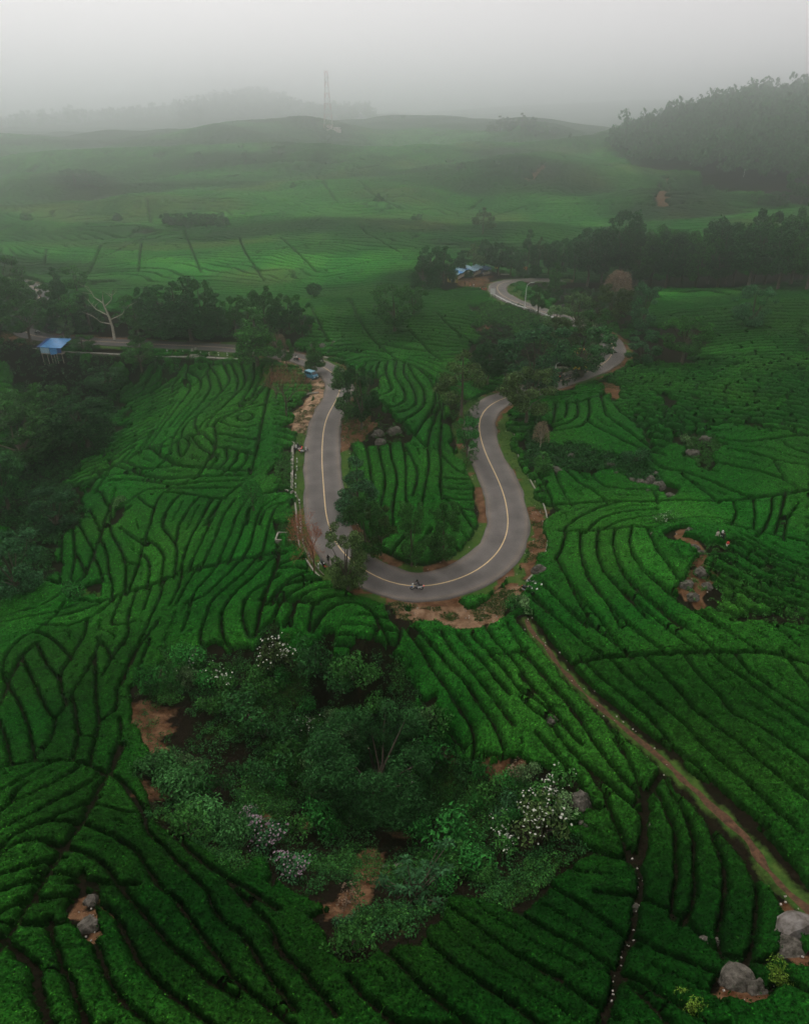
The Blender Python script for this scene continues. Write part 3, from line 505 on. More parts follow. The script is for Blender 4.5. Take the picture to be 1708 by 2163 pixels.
# ------------------------------------------------------------------ tea: the gaps between the hedges, traced
GAPS = {
'G': """0,270 130,190 280,110|0,390 60,345 100,260 130,235|60,345 280,230 430,145 450,120|0,490 120,430 280,340 450,250 560,175|0,600 40,540 200,470 350,400 440,350 530,310|230,455 350,430 460,440|0,640 80,570 180,540 260,540 370,580|0,750 100,710 300,660|0,835 120,800 240,760|0,970 70,920 150,905|530,330 620,345 720,380 800,380|470,450 560,475 660,520 790,600 810,640 870,730 920,810 1010,870 1060,950 1110,1020 1180,1120 1280,1240 1320,1310 1450,1420 1580,1520 1640,1580|370,580 450,590 540,630 610,680 660,750 690,800 760,880 850,980 930,1080 1000,1160 1100,1240 1200,1340 1290,1390|820,385 840,470 870,520 950,580 1040,680 1130,770 1200,840 1200,890 1250,970 1320,1040 1390,1080 1470,1210 1530,1300 1640,1440|1330,800 1400,880 1480,950 1550,1020 1600,1160|290,730 400,730 480,750|200,880 320,870 450,850|110,1015 220,1020 320,1025 450,990|295,1030 300,1090 340,1170 360,1260 410,1340 450,1450 500,1580|600,920 660,960 720,1070 770,1180 850,1290 960,1400 1100,1500 1200,1580|545,1110 600,1260 650,1380 720,1470 860,1580|1600,1160 1660,1220 1708,1260""",
'G2': """700,0 640,140 590,190 540,300 480,430 370,580 290,710 200,850 100,1010 40,1110 -20,1200|0,130 200,90 300,85 400,90 480,95 560,130 600,150 650,165 720,215 770,290 820,380 900,420 980,480 1060,570 1150,650 1290,750 1400,800 1540,900|490,780 580,785 700,785|475,760 470,850 460,900|50,1120 120,1180 220,1260 210,1350 240,1450 290,1580""",
'H': """0,1480 40,1540 90,1600|30,1250 100,1330 190,1430 290,1540 350,1620|640,1230 720,1300 800,1370 880,1470 980,1560 1080,1630 1180,1710|930,1160 970,1240 1070,1320 1160,1390 1290,1480 1420,1570 1600,1700|1130,1030 1230,1100 1330,1180 1450,1270 1600,1360 1708,1410|1480,1030 1580,1080 1708,1160|500,1490 560,1570 640,1630 740,1710""",
'I': """0,1030 100,1090 220,1150 340,1220 450,1290 540,1350|170,850 290,920 400,1000 500,1080 630,1180|0,1290 130,1370 260,1450 380,1540 480,1600|480,890 600,900 690,920 760,950 880,1000 960,1050 1040,1140 1130,1220 1220,1270 1330,1290|660,1150 760,1210 870,1270 980,1310 1180,1380|580,1370 700,1420 830,1510 950,1580|390,620 480,650 600,680|710,470 730,540 720,620 690,700|420,180 470,280 520,400 570,520 610,650|370,130 480,200 590,310 690,400|430,0 520,120 630,230 710,330|560,0 620,90 670,200 710,280|780,260 830,350 870,450|840,190 890,290 940,380 980,480 1010,560 1010,650 1010,750 1020,850 1000,950 960,1040|900,560 900,680 910,800 880,870 880,1000|1100,460 1130,580 1180,680 1200,780 1190,900 1170,1030 1140,1120 1170,1240|1330,700 1370,800 1390,900 1380,1050 1360,1180 1330,1290|1330,1290 1420,1300 1520,1250|1440,1480 1540,1400 1708,1500|560,1400 640,1440 760,1560 840,1649""",
'I2': """640,660 690,760 690,900 660,960 650,1100 600,1200 560,1340 520,1500 460,1649|700,270 720,330 715,470 700,560 680,680|800,170 740,280 710,300""",
'F': """60,180 150,260 260,340 350,430 450,495|110,80 220,190 330,290 430,350 500,400 610,500|240,20 340,160 430,270 500,360 560,440|370,30 440,130 540,240 640,340 740,420 840,490|490,20 560,90 680,200 800,300 920,400 1040,480|590,10 720,140 850,250 980,350 1060,400 1140,480|730,10 830,90 960,180 1080,260 1200,350 1330,440|350,540 430,620 560,730 650,800 740,880|540,560 660,680 780,780 900,870 1000,970 1080,1060 1200,1160 1320,1270 1450,1390 1590,1520|740,540 860,660 960,760 1000,830 1100,900 1240,1000 1380,1120 1530,1240 1720,1400|970,530 1060,660 1180,760 1220,840 1330,900 1480,980 1600,1080 1720,1170|1130,510 1240,600 1360,680 1480,780 1600,860 1720,960|1270,510 1330,600 1450,680 1560,760 1720,860|1560,510 1640,620 1720,710|750,890 850,1010 930,1110 1040,1180 1150,1290 1300,1420 1400,1505|0,520 60,570 140,680 240,780 310,880 400,1000 460,1110 560,1220 640,1310 710,1400|0,660 80,740 160,830|0,790 60,850 180,910|450,870 520,960 590,1060 640,1190 715,1340|160,930 260,1070 380,1180 500,1290 600,1380 700,1450|100,1010 200,1120 300,1260 380,1380|400,1230 470,1330 520,1460|1150,130 1260,190 1400,260 1560,330 1720,400|1100,0 1250,90 1400,160 1600,220 1720,290|1020,130 1120,190 1260,280|1270,280 1350,250 1480,320 1600,420""",
'F2': """230,560 450,520 600,508 800,500 1000,492 1320,482 1500,500 1720,570""",
'E': """730,300 800,400 870,490 930,600 990,690 1060,790 1120,880 1140,950 1130,1030|790,310 880,400 960,490 1020,570 1100,660 1170,760 1250,860 1290,980|960,370 1040,480 1110,560 1190,660 1270,750 1340,850|1060,380 1140,470 1220,570 1310,670|1130,370 1230,480 1330,475 1400,450|1250,500 1330,590 1390,680 1530,760 1640,870 1708,950|1210,330 1260,410 1330,475|1320,470 1400,570 1480,670 1560,770 1640,860|1330,310 1390,420 1470,520 1560,620 1650,720 1720,810|850,740 920,830 980,890 1050,980|240,300 300,220 400,180 500,190 580,260 590,340 520,420|580,270 620,340 660,440|0,165 60,60 150,20|50,160 120,110 260,50 330,40|130,155 230,100 370,90 450,110|0,165 80,165 220,180|100,270 120,175|200,290 215,190 290,150 400,140|0,250 40,170|690,300 720,320 700,420 640,460""",
'D': """360,200 355,300 350,400 345,480|420,170 430,270 430,380 400,500|430,300 470,380 490,430|450,150 490,220 540,310|520,80 570,180|540,340 570,400 590,470|580,240 620,330 620,430 650,500 640,580|630,170 650,230 700,310 720,380 720,480 715,545|720,370 785,385|700,180 760,230 830,275|900,20 870,100 840,220 810,310 790,400 760,480 735,545|810,330 850,350 860,420 840,515|840,240 900,280 940,330 930,400 920,485|1010,10 940,90 920,160 960,210 1010,270 1010,350 995,455|1120,20 1060,90 1020,160 1010,240|1200,40 1150,130 1100,210 1050,330 1035,440|1260,20 1200,150 1150,260 1110,340 1080,420|1330,30 1270,110 1240,210 1200,300 1150,405|1410,10 1350,100 1320,200 1280,290 1240,390|1470,10 1420,60 1390,170 1360,250 1310,365|1560,20 1480,70 1450,180 1430,270 1390,350|1630,30 1560,70 1530,170 1510,260 1490,340|700,560 660,650 630,740 740,720|780,540 750,620 730,700 740,760 715,830|860,525 830,620|940,480 910,590 860,690 820,790 740,930 690,1060|1040,455 1010,540 980,600|1120,415 1060,510 1020,590|1250,380 1170,480 1100,560 1080,660 1050,745|1370,365 1270,470 1180,560 1090,600|1460,350 1390,440 1280,530 1200,600 1170,700 1140,780 1150,850 1200,910|1560,350 1450,450 1330,560 1270,640 1260,740 1290,840 1340,870|1560,470 1450,530 1390,600 1380,680 1410,770|1510,590 1600,600 1720,590|1540,590 1600,510 1720,485|1600,600 1560,700|1680,610 1640,700|1590,390 1650,370 1720,350|1580,410 1720,410|0,690 100,655 200,640 330,570 400,500|0,720 130,690 300,660 420,620|360,620 300,700 210,770 120,810 50,880 20,960 20,1030 45,1070|300,690 440,660 550,620|260,730 400,740 520,690 640,600|210,770 300,800 360,860 410,915|500,710 490,790 410,910 350,1010 350,1080 380,1180|230,860 270,950 340,1030|140,930 200,1050 240,1140 290,1250 340,1260 380,1180 440,1080 520,960 560,860|570,820 650,910 600,1000|650,910 710,820|550,900 550,1050 550,1150 575,1280 540,1400 520,1520|60,1080 120,1180 170,1300 205,1490|0,1270 40,1370 65,1500|420,1140 440,1240 450,1370 540,1370|320,1270 310,1350 260,1440 200,1490|450,1380 420,1500|340,1370 320,1500|900,720 840,800 780,880 700,1060|850,840 800,960 790,1090|670,1120 670,1220 620,1255|690,1280 700,1350 640,1510""",
'D2': """1600,325 1480,340 1400,350 1290,370 1180,405 1090,420 1000,450 930,480 850,510 720,545 640,580 560,600 490,590|270,470 330,490 400,500 480,470 500,430 540,310 580,220 600,130 640,40|1580,180 1590,330 1570,420 1520,520 1490,640 1460,760|200,850 120,910 80,1000 45,1070 0,1190""",
'A': """1140,520 1170,570 1230,530 1290,460 1320,410|1300,410 1340,460 1370,520 1380,580|1390,410 1430,490 1420,540 1370,590 1330,640 1220,740 1210,800 1240,840|1440,410 1480,490 1480,550 1460,600|1500,410 1530,480 1520,550 1450,620 1340,720 1290,800|1580,420 1580,520 1530,600 1490,670|1640,430 1610,530 1560,620 1480,670|1690,440 1660,540 1560,660|1180,460 1240,490 1260,550 1190,640 1110,730 1060,800|1160,490 1200,550 1120,660 1060,740 930,930|1290,470 1320,560 1250,660 1160,760 1080,860 1060,950|1170,660 1300,640 1450,590 1660,545|1640,560 1520,660 1450,720 1380,770 1330,780 1340,830|1470,740 1500,715 1560,715 1580,745 1540,770 1490,770 1470,740|1390,780 1440,800 1530,815 1615,790|1360,850 1440,860 1550,880 1610,890|1350,930 1420,940 1520,960 1590,980|1340,830 1350,900 1320,990|1190,860 1230,920 1290,960 1370,990 1320,1050|1110,880 1150,865 1185,900 1160,960 1130,1000 1110,940 1110,880|1280,860 1330,915|1410,960 1420,1010 1370,1065|1480,970 1470,1020 1410,1075|1540,970 1530,1030 1480,1080|1310,980 1270,1060 1230,1115|1040,1000 930,1100 860,1090 770,1060 700,1040|780,1020 900,1070 1060,1050|640,1120 760,1090 900,1110 1050,1130 1210,1115 1480,1110|700,1140 820,1130 960,1150 1100,1170 1300,1150 1500,1140|860,1230 930,1190 1050,1190|1080,1190 1300,1190 1500,1180|1050,1210 1200,1230 1390,1255|1120,1230 1060,1280 1020,1400|1310,1260 1280,1320 1240,1400|1200,1280 1130,1400|1720,1210 1600,1230 1560,1290 1540,1400|1720,1290 1640,1330 1620,1400|870,1250 920,1290 960,1310|640,1220 660,1280 690,1310|720,1200 700,1260 690,1310 690,1390|560,1200 620,1090|600,1210 680,1080|860,1230 780,1290|1000,980 1000,910 1080,860|1060,740 1130,640|930,930 980,850 1060,740|880,960 940,860 1020,760 1090,650|1130,860 1140,810 1240,720 1400,690 1530,640|1250,800 1300,745 1420,715 1580,660|1330,790 1370,750 1500,700 1660,660|810,1000 880,930 950,830|740,1030 820,960""",
'A2': """1695,480 1660,620 1640,720 1620,820 1610,890 1590,980 1560,1090|930,930 1000,980 1060,1020 1120,1050 1280,1060 1440,1075 1560,1080|1240,850 1130,870 1060,930 930,930 860,970 800,1010 690,1050 620,1100 550,1190|1230,1110 1140,1160 1050,1200 1000,1230 960,1310 940,1400|1480,1180 1410,1240 1380,1260 1310,1360 1290,1400""",
'B': """580,850 600,900 620,960|660,840 680,930 690,1030 700,1070|730,840 750,950 775,1040 760,1120 740,1200|800,820 800,900 830,980 840,1060 820,1140 810,1230 820,1310 780,1370 740,1385|870,830 890,960 885,1060 890,1180|890,860 930,930 960,1010 930,1120|1010,850 1020,950 1000,1060 980,1170|1080,870 1090,960 1080,1060 1090,1140|1100,910 1150,970 1200,1000 1260,1025|1090,1030 1180,1040 1290,1040|1100,1090 1200,1100 1300,1090|1100,1140 1200,1160 1320,1150|1140,1170 1220,1220 1310,1220|1190,1200 1240,1280 1290,1340|890,1360 840,1410 800,1470|1020,1340 960,1420 920,1490|1060,1380 1060,1460|1160,1400 1180,1450|980,1170 960,1260 930,1330|1040,660 990,700 950,770|1080,620 1050,700 1020,770 1010,850|1100,600 1090,720 1080,870|1160,740 1150,830 1170,900|880,370 870,430 920,500 950,570 940,620 860,660 790,655|830,370 820,440 860,500 890,560 870,610 800,630 740,615|780,370 770,430 800,490 810,530 760,560 680,575|730,380 710,450 740,510 720,545 660,565|690,400 670,440 690,500 660,530|900,380 940,460 990,520 1000,600 950,660 880,700|960,410 1030,470 1060,540 1050,620 1000,690|1060,480 1080,560 1080,630|870,365 960,400 1060,470 1110,510|460,310 560,285 680,300 790,315|500,335 600,308 730,330|530,370 640,335 760,350 840,360|570,395 660,358 760,365|470,290 560,265 680,280|640,410 660,375|900,355 980,380 1080,430 1120,460|960,350 1060,380 1150,430|720,640 700,590|860,720 820,690 760,600""",
'B2': """655,570 720,630 800,680 880,720 940,790 1010,860|340,40 400,160 450,250|560,0 620,120 690,230 780,310 850,360|1060,80 1160,190 1280,260 1420,330|900,180 960,240 1010,300 1090,360""",
'C': """330,1270 330,1380 360,1510 430,1600 480,1680 560,1820|240,1270 220,1370 190,1420|195,1430 240,1530 300,1650 400,1820|440,1260 420,1360 460,1490 560,1610 700,1760|540,1250 520,1330 560,1470 650,1610 780,1720 900,1820|640,1240 620,1330 650,1420 740,1540 870,1650 1000,1740 1120,1820|740,1260 780,1370 850,1450 900,1530|120,1590 200,1680 340,1820|60,1660 170,1770|240,1240 320,1180 440,1120 560,1090|370,1260 440,1190 560,1150 760,1130|470,1250 560,1200 700,1180 850,1160|260,910 330,980 400,1010 460,1060 480,1085|185,920 220,1010 265,1095|60,890 130,1000 170,1100|400,920 460,990 600,1010 780,1010 790,1090|180,490 170,590|250,480 250,560 200,600 110,612|310,480 320,560 280,600 180,628 110,640|380,460 390,540 370,600 330,630 180,655|450,430 470,500 480,560 560,620 660,690 770,770|380,600 460,650 560,700 680,760 810,795|550,500 560,540 640,590 720,650 750,730|690,500 800,590 880,640|840,480 920,560 960,640|750,820 830,890 960,900 1060,940 1200,1000 1360,1070|950,930 1100,1040 1150,1085|1140,850 1300,880 1450,910 1600,980 1650,1010|1250,770 1400,800 1550,850 1720,870|1180,700 1300,730 1450,710 1520,700 1600,770 1720,800|1130,620 1250,600 1400,620 1500,640 1720,700|1450,710 1560,690 1720,680|1250,1090 1270,1150 1240,1210|1370,1070 1380,1160 1370,1240|1480,1060 1480,1130 1440,1240 1390,1290|1560,1030 1540,1130 1500,1260|1630,1100 1570,1180 1550,1310|1310,1290 1450,1370 1600,1450 1720,1480|1050,1390 1200,1420 1350,1510 1500,1570 1720,1640|1060,1470 1180,1480 1350,1580 1500,1660 1720,1750|1150,1560 1280,1640 1450,1720 1620,1820|1240,1230 1380,1260 1500,1290 1720,1330|850,1200 1000,1180 1200,1190 1300,1240|1280,1340 1420,1440 1600,1520 1720,1560|1190,1000 1340,1060 1450,1050|1500,850 1560,960 1640,1010""",
'C2': """170,1100 300,1095 480,1082 780,1085 900,1072 1100,1085 1270,1080 1400,1060 1560,1035 1720,1010|240,1262 400,1260 540,1247 640,1237 740,1242|180,485 300,490 380,460 460,440""",
'R2': """600,820 590,890 575,1010|430,830 400,900 370,960|360,920 450,880 530,840 620,790 750,770 920,740 1000,715 1200,710|780,765 810,850 850,950|1010,800 1030,860 1080,930 1115,985|1180,800 1260,870 1330,940|1340,945 1500,915 1640,890 1720,885|1510,740 1570,800 1690,865|610,900 680,880 850,870 1080,860 1250,840 1450,820|1330,540 1390,610 1450,660 1700,620|1220,550 1290,620|1510,560 1570,620 1700,690|600,560 750,535 880,510 1100,480 1330,475 1380,490 1600,465 1720,460|1480,370 1560,400 1720,440|450,580 700,580 950,590 1150,550 1290,520|340,620 340,740|620,630 640,740|100,690 130,730|200,850 190,920""",
'S2': """0,735 100,820|200,830 440,800|310,450 445,455|650,500 850,490 1000,510 1100,520|1112,530 1110,660|900,655 1100,672 1250,690|850,662 700,655 500,660 380,710 200,720|260,690 330,640|1100,520 1300,560 1450,600""",
}
GLINES = []
for key, s in GAPS.items():
    wide = key.endswith('2'); c = key[0]
    for ln in s.split('|'):
        P = chaikin(ground(D(c, ln)), 2)
        # far away a traced line may jump over a fold of the hill: cut it there
        d = np.linalg.norm(np.diff(P, axis=0), axis=1); jump = np.where(d > 0.12 * np.maximum(P[:-1, 1], 60))[0]; st = 0
        for j in list(jump) + [len(P) - 1]:
            if j + 1 - st >= 2 and P[0, 1] < 220 and np.linalg.norm(P[0] - P[-1]) > 1:      # run the gap on until it meets the next one
                a, b = P[st] - P[st + 1], P[j] - P[j - 1]; e0 = P[st] + a / (np.linalg.norm(a) + 1e-6) * .9; e1 = P[j] + b / (np.linalg.norm(b) + 1e-6) * .9
                GLINES.append((np.vstack([e0[None], P[st:j + 1], e1[None]]), .27 if wide else .16))
            elif j + 1 - st >= 2: GLINES.append((P[st:j + 1], .27 if wide else .16))
            st = j + 1
HANDLINED = [poly(('F', "0,180 60,60 730,0 1708,400 1708,1505 1250,1505 200,560")), poly(('I', "740,0 1708,0 1708,900 1600,860")), poly(('d', "690,760 800,745 1015,800 1030,1200 690,1200")), poly(('A', "1130,420 1700,420 1708,1397 500,1397 560,1100 920,860 1100,560")), poly(('d', "20,1056 640,1056 640,1240 860,1290 600,1420 250,1700 0,2163 -200,2163 -200,1240")),
             poly(('d', "0,1600 250,1600 600,1900 900,2163 0,2163")), poly(('d', "820,1300 1100,1310 1300,1500 1708,1900 1708,2163 700,2163 900,1900 1300,1700 900,1560")),
             poly(('C', "100,470 450,430 760,760 1100,700 1250,590 1708,690 1708,1806 0,1806 150,900 110,640"))]
SCRUBBY = [poly(('C', "440,330 640,240 1708,200 1708,700 1150,620 1000,690 780,780 550,530 450,430")), poly(('A', "560,520 900,400 1130,430 1120,560 920,860 560,1180 400,1397 0,1397 500,1250 430,1150 560,980 700,940 740,830 720,640")),
           poly(('C', "1040,1360 1340,1300 1708,1480 1708,1806 1250,1806 900,1600"))]
FLUSH_DIM = [  # leaf tone by plot; bottom plots painted darker, imitating light falling off there
    (poly(('d', "0,1580 260,1600 640,1900 900,2200 0,2200")), .37), (poly(('d', "620,1950 900,1880 1250,1700 1500,1750 1708,1950 1708,2200 600,2200")), .36), (poly(('d', "0,1330 330,1330 340,1500 260,1700 0,1640")), .5),
    (poly(('d', "1130,1340 1500,1400 1720,1400 1720,2000 1400,1650")), .55), (poly(('d', "640,590 1010,600 1060,720 1000,770 850,740 720,740")), .62), (poly(('d', "1320,640 1720,600 1720,720 1330,760")), .55)]
BRIGHTER = [(poly(('d', "840,1300 1010,1310 1180,1560 1080,1640 880,1500")), 1.25), (poly(('C', "560,1100 1708,1020 1708,1450 1240,1240 860,1200")), 1.35), (poly(('d', "600,1000 610,1200 450,1240 380,1300 520,1100")), 1.2), (poly(('A', "500,900 1100,560 1200,800 900,1200 560,1200")), 1.3), (poly(('d', "80,480 500,470 860,520 800,600 560,600 100,560")), 1.35)]
FLG = np.ones(gx.shape)
for P_, k_ in FLUSH_DIM + BRIGHTER: FLG = np.where(pip(gx.ravel(), gy.ravel(), P_).reshape(gx.shape), k_, FLG)
for _ in range(26): FLG[1:-1, 1:-1] = (FLG[1:-1, 1:-1] + FLG[:-2, 1:-1] + FLG[2:, 1:-1] + FLG[1:-1, :-2] + FLG[1:-1, 2:]) / 5
def flush_dim(x, y): return np.where((np.abs(x) < 238) & (y < 338), bil(FLG, NX0, NY0, 1.0, x, y), 1.0)

def tea_level(y0, y1, cell, margin, xlim):
    """hedge canopy over one band of distance: returns grid arrays"""
    xs = np.arange(-xlim, xlim + cell, cell); ys = np.arange(y0, y1 + cell * .5, cell)
    X, Y = np.meshgrid(xs, ys); sh = X.shape
    Z = zf(X, Y); px, py, dep = to_px(X, Y, Z)
    ok = (px > -margin) & (px < 1708 + margin) & (py < 2163 + margin * 1.4)
    x, y = X[ok], Y[ok]; n = len(x); qx, qy = px[ok], py[ok]
    gd = np.full(n, 9.0)
    gdf = np.full(sh, 9.0)
    scale = max(1.0, cell / .30)
    for P, hw in GLINES:
        hw = max(hw, cell * .55)
        if P[:, 1].max() < y0 - 3 or P[:, 1].min() > y1 + 3: continue
        reach = 3.2 + hw
        for i in range(len(P) - 1):
            a, b = P[i], P[i + 1]
            i0 = max(int((min(a[0], b[0]) - reach + xlim) / cell), 0); i1 = min(int((max(a[0], b[0]) + reach + xlim) / cell) + 2, sh[1])
            j0 = max(int((min(a[1], b[1]) - reach - y0) / cell), 0); j1 = min(int((max(a[1], b[1]) + reach - y0) / cell) + 2, sh[0])
            if i0 >= i1 or j0 >= j1: continue
            sx, sy = X[j0:j1, i0:i1], Y[j0:j1, i0:i1]; d = b[:2] - a[:2]; L = max(float(d @ d), 1e-9)
            t = np.clip(((sx - a[0]) * d[0] + (sy - a[1]) * d[1]) / L, 0, 1)
            gdf[j0:j1, i0:i1] = np.minimum(gdf[j0:j1, i0:i1], np.hypot(sx - a[0] - t * d[0], sy - a[1] - t * d[1]) - hw)
    # wide beds between two traced gaps are parted once more along their middle
    sm = gdf.copy()
    for _ in range(max(2, int(.5 / cell))): sm[1:-1, 1:-1] = (sm[1:-1, 1:-1] * 2 + sm[:-2, 1:-1] + sm[2:, 1:-1] + sm[1:-1, :-2] + sm[1:-1, 2:]) / 6
    gy_, gx_ = np.gradient(sm, cell); mid_ = (np.hypot(gx_, gy_) < .42) & (sm > 1.35) & (sm < 2.75)
    gd = gdf[ok] + fbm(x / .9, y / .9, 2) * .22; gd = np.where(mid_[ok], -.05, gd)
    hand = np.zeros(n, bool)
    for P in HANDLINED: hand |= pip(x, y, P)
    scrub = np.zeros(n, bool)
    for P in SCRUBBY: scrub |= pip(x, y, P)
    hand &= ~scrub
    # plots too far off to trace line by line: rows along the contour, spaced as they are on the hill
    wob = fbm(x / 55, y / 55, 3); zz = Z[ok]
    spacing = np.where(scrub, 2.3, np.clip(.0165 * y, 2.5, 14))
    phi = np.where(scrub, (y * .8 + x * .55 * np.sign(x) + wob * 16 + fbm(x / 9, y / 9, 2) * 3.0) / 2.3,
                   np.where(y < 250, (y + wob * 30 + zz * 1.5 + x * .12) / 2.8, (np.log(np.maximum(y, 1)) - math.log(250)) / .0165 + (250 + wob * 30 + x * .12 + zz * 1.5) / 2.8 + wob * 2 * sstep(250, 400, y)))
    row = np.floor(phi); fr = phi - row; rd_ = np.minimum(fr, 1 - fr) * spacing
    hsh = _T[(row.astype(np.int64) * 7) & 255, (row.astype(np.int64) * 13 + 5) & 255]
    blen = np.where(scrub, 6.5, 26.0) * np.where(y > 330, 2.2, 1); t = (x + np.where(scrub, -y * .5, fbm(x / 30, y / 30) * 12)) / blen + hsh * 9
    bf = np.minimum(t - np.floor(t), 1 - (t - np.floor(t))) * blen
    proc = np.minimum(rd_, bf + .25) - np.maximum(.22 + .1 * scrub + np.clip((y - 200) * .0012, 0, .7), cell * .55) + fbm(x / .8, y / .8, 2) * (.25 + .5 * scrub)
    gd = np.where(hand, gd, np.minimum(gd, proc))
    bare = np.zeros(n, bool)
    wx, wy = x + fbm(x / 5 + 31, y / 5, 3) * (4 + .03 * y), y + fbm(x / 5, y / 5 + 57, 3) * (4 + .03 * y)
    for P in NOTEA: bare |= pip(wx, wy, P)
    bare |= pip(wx, wy, FOREST_HILL)
    nz = fbm(x / 4, y / 4, 2)
    rd = road_dist(x, y); gd = np.minimum(gd, (rd - 5.2 - nz * 1.6))
    m = np.abs(x) < 60
    if y0 < 110:
        k = (y < 130); pd = np.full(n, 9.0); pd[k] = seg_dist(x[k], y[k], PATH)[0]; gd = np.minimum(gd, pd - 1.35 + nz)
    gd = np.where(bare, -1, gd)
    gd = np.where(scrub & (fbm(x / 6, y / 6, 2) > .30), -1, gd)
    f = flush_dim(x, y)
    return dict(X=X, Y=Y, Z=Z, ok=ok, gd=gd, cell=cell, flush_dim=f, scrub=scrub)
def label_cc(M):
    """connected components of a boolean grid (4-neighbours)"""
    h, w = M.shape; idx = np.arange(h * w).reshape(h, w); lab = np.where(M, idx, -1)
    for it in range(400):
        old = lab
        l = lab.copy()
        for sl_a, sl_b in (((slice(1, None), slice(None)), (slice(None, -1), slice(None))), ((slice(None), slice(1, None)), (slice(None), slice(None, -1)))):
            a, b = l[sl_a], l[sl_b]; both = (a >= 0) & (b >= 0)
            a[both] = np.minimum(a, b)[both]
            a, b = l[sl_a], l[sl_b]; b[both] = np.minimum(a, b)[both]
        fl = l.ravel(); k = fl >= 0
        for _ in range(4): fl[k] = fl[fl[k]]
        lab = fl.reshape(h, w)
        if np.array_equal(lab, old): break
    return lab
TEA_PARTS = []      # (screen size, centroid, verts, quads, colours)
REST = [[], [], []]; rest_off = 0
def rhombs(C, Nrm, size, rs, asp=.5):
    """leaf-shaped quads at points C, roughly facing Nrm"""
    n = len(C); Nn = Nrm + rs.normal(0, .55, (n, 3)); Nn /= np.linalg.norm(Nn, axis=1)[:, None] + 1e-9
    A = rs.normal(0, 1, (n, 3)); A -= (A * Nn).sum(1)[:, None] * Nn; A /= np.linalg.norm(A, axis=1)[:, None] + 1e-9; Bv = np.cross(Nn, A)
    s = (size * rs.uniform(.6, 1.4, n))[:, None]; bend = Nn * s * .18
    V = np.stack([C - A * s, C - Bv * s * asp + bend, C + A * s - bend * .4, C + Bv * s * asp + bend], 1).reshape(-1, 3)
    return V, np.arange(4 * n).reshape(n, 4)
def shoots(V, C, area, dens, size):
    """leafy shoots standing out of the plucked table, part of the hedge itself"""
    n = int(area * dens)
    if n < 4: return None
    i = rng.integers(0, len(V), n); P = V[i] + np.stack([rng.normal(0, .12, n), rng.normal(0, .12, n), rng.uniform(.0, .07, n)], 1); up = np.tile([0., -.15, 1.], (n, 1)) + rng.normal(0, .35, (n, 3))
    v, q = rhombs(P, up, size, rng, .45); k = rng.random(n); f = np.where(k > .86, 2.9, np.where(k > .5, 1.25, .7))[:, None] * np.where(k[:, None] > .86, [1.25, 1.05, .9], [1., 1., 1.])
    return v, q, np.repeat(C[i] * f, 4, 0)
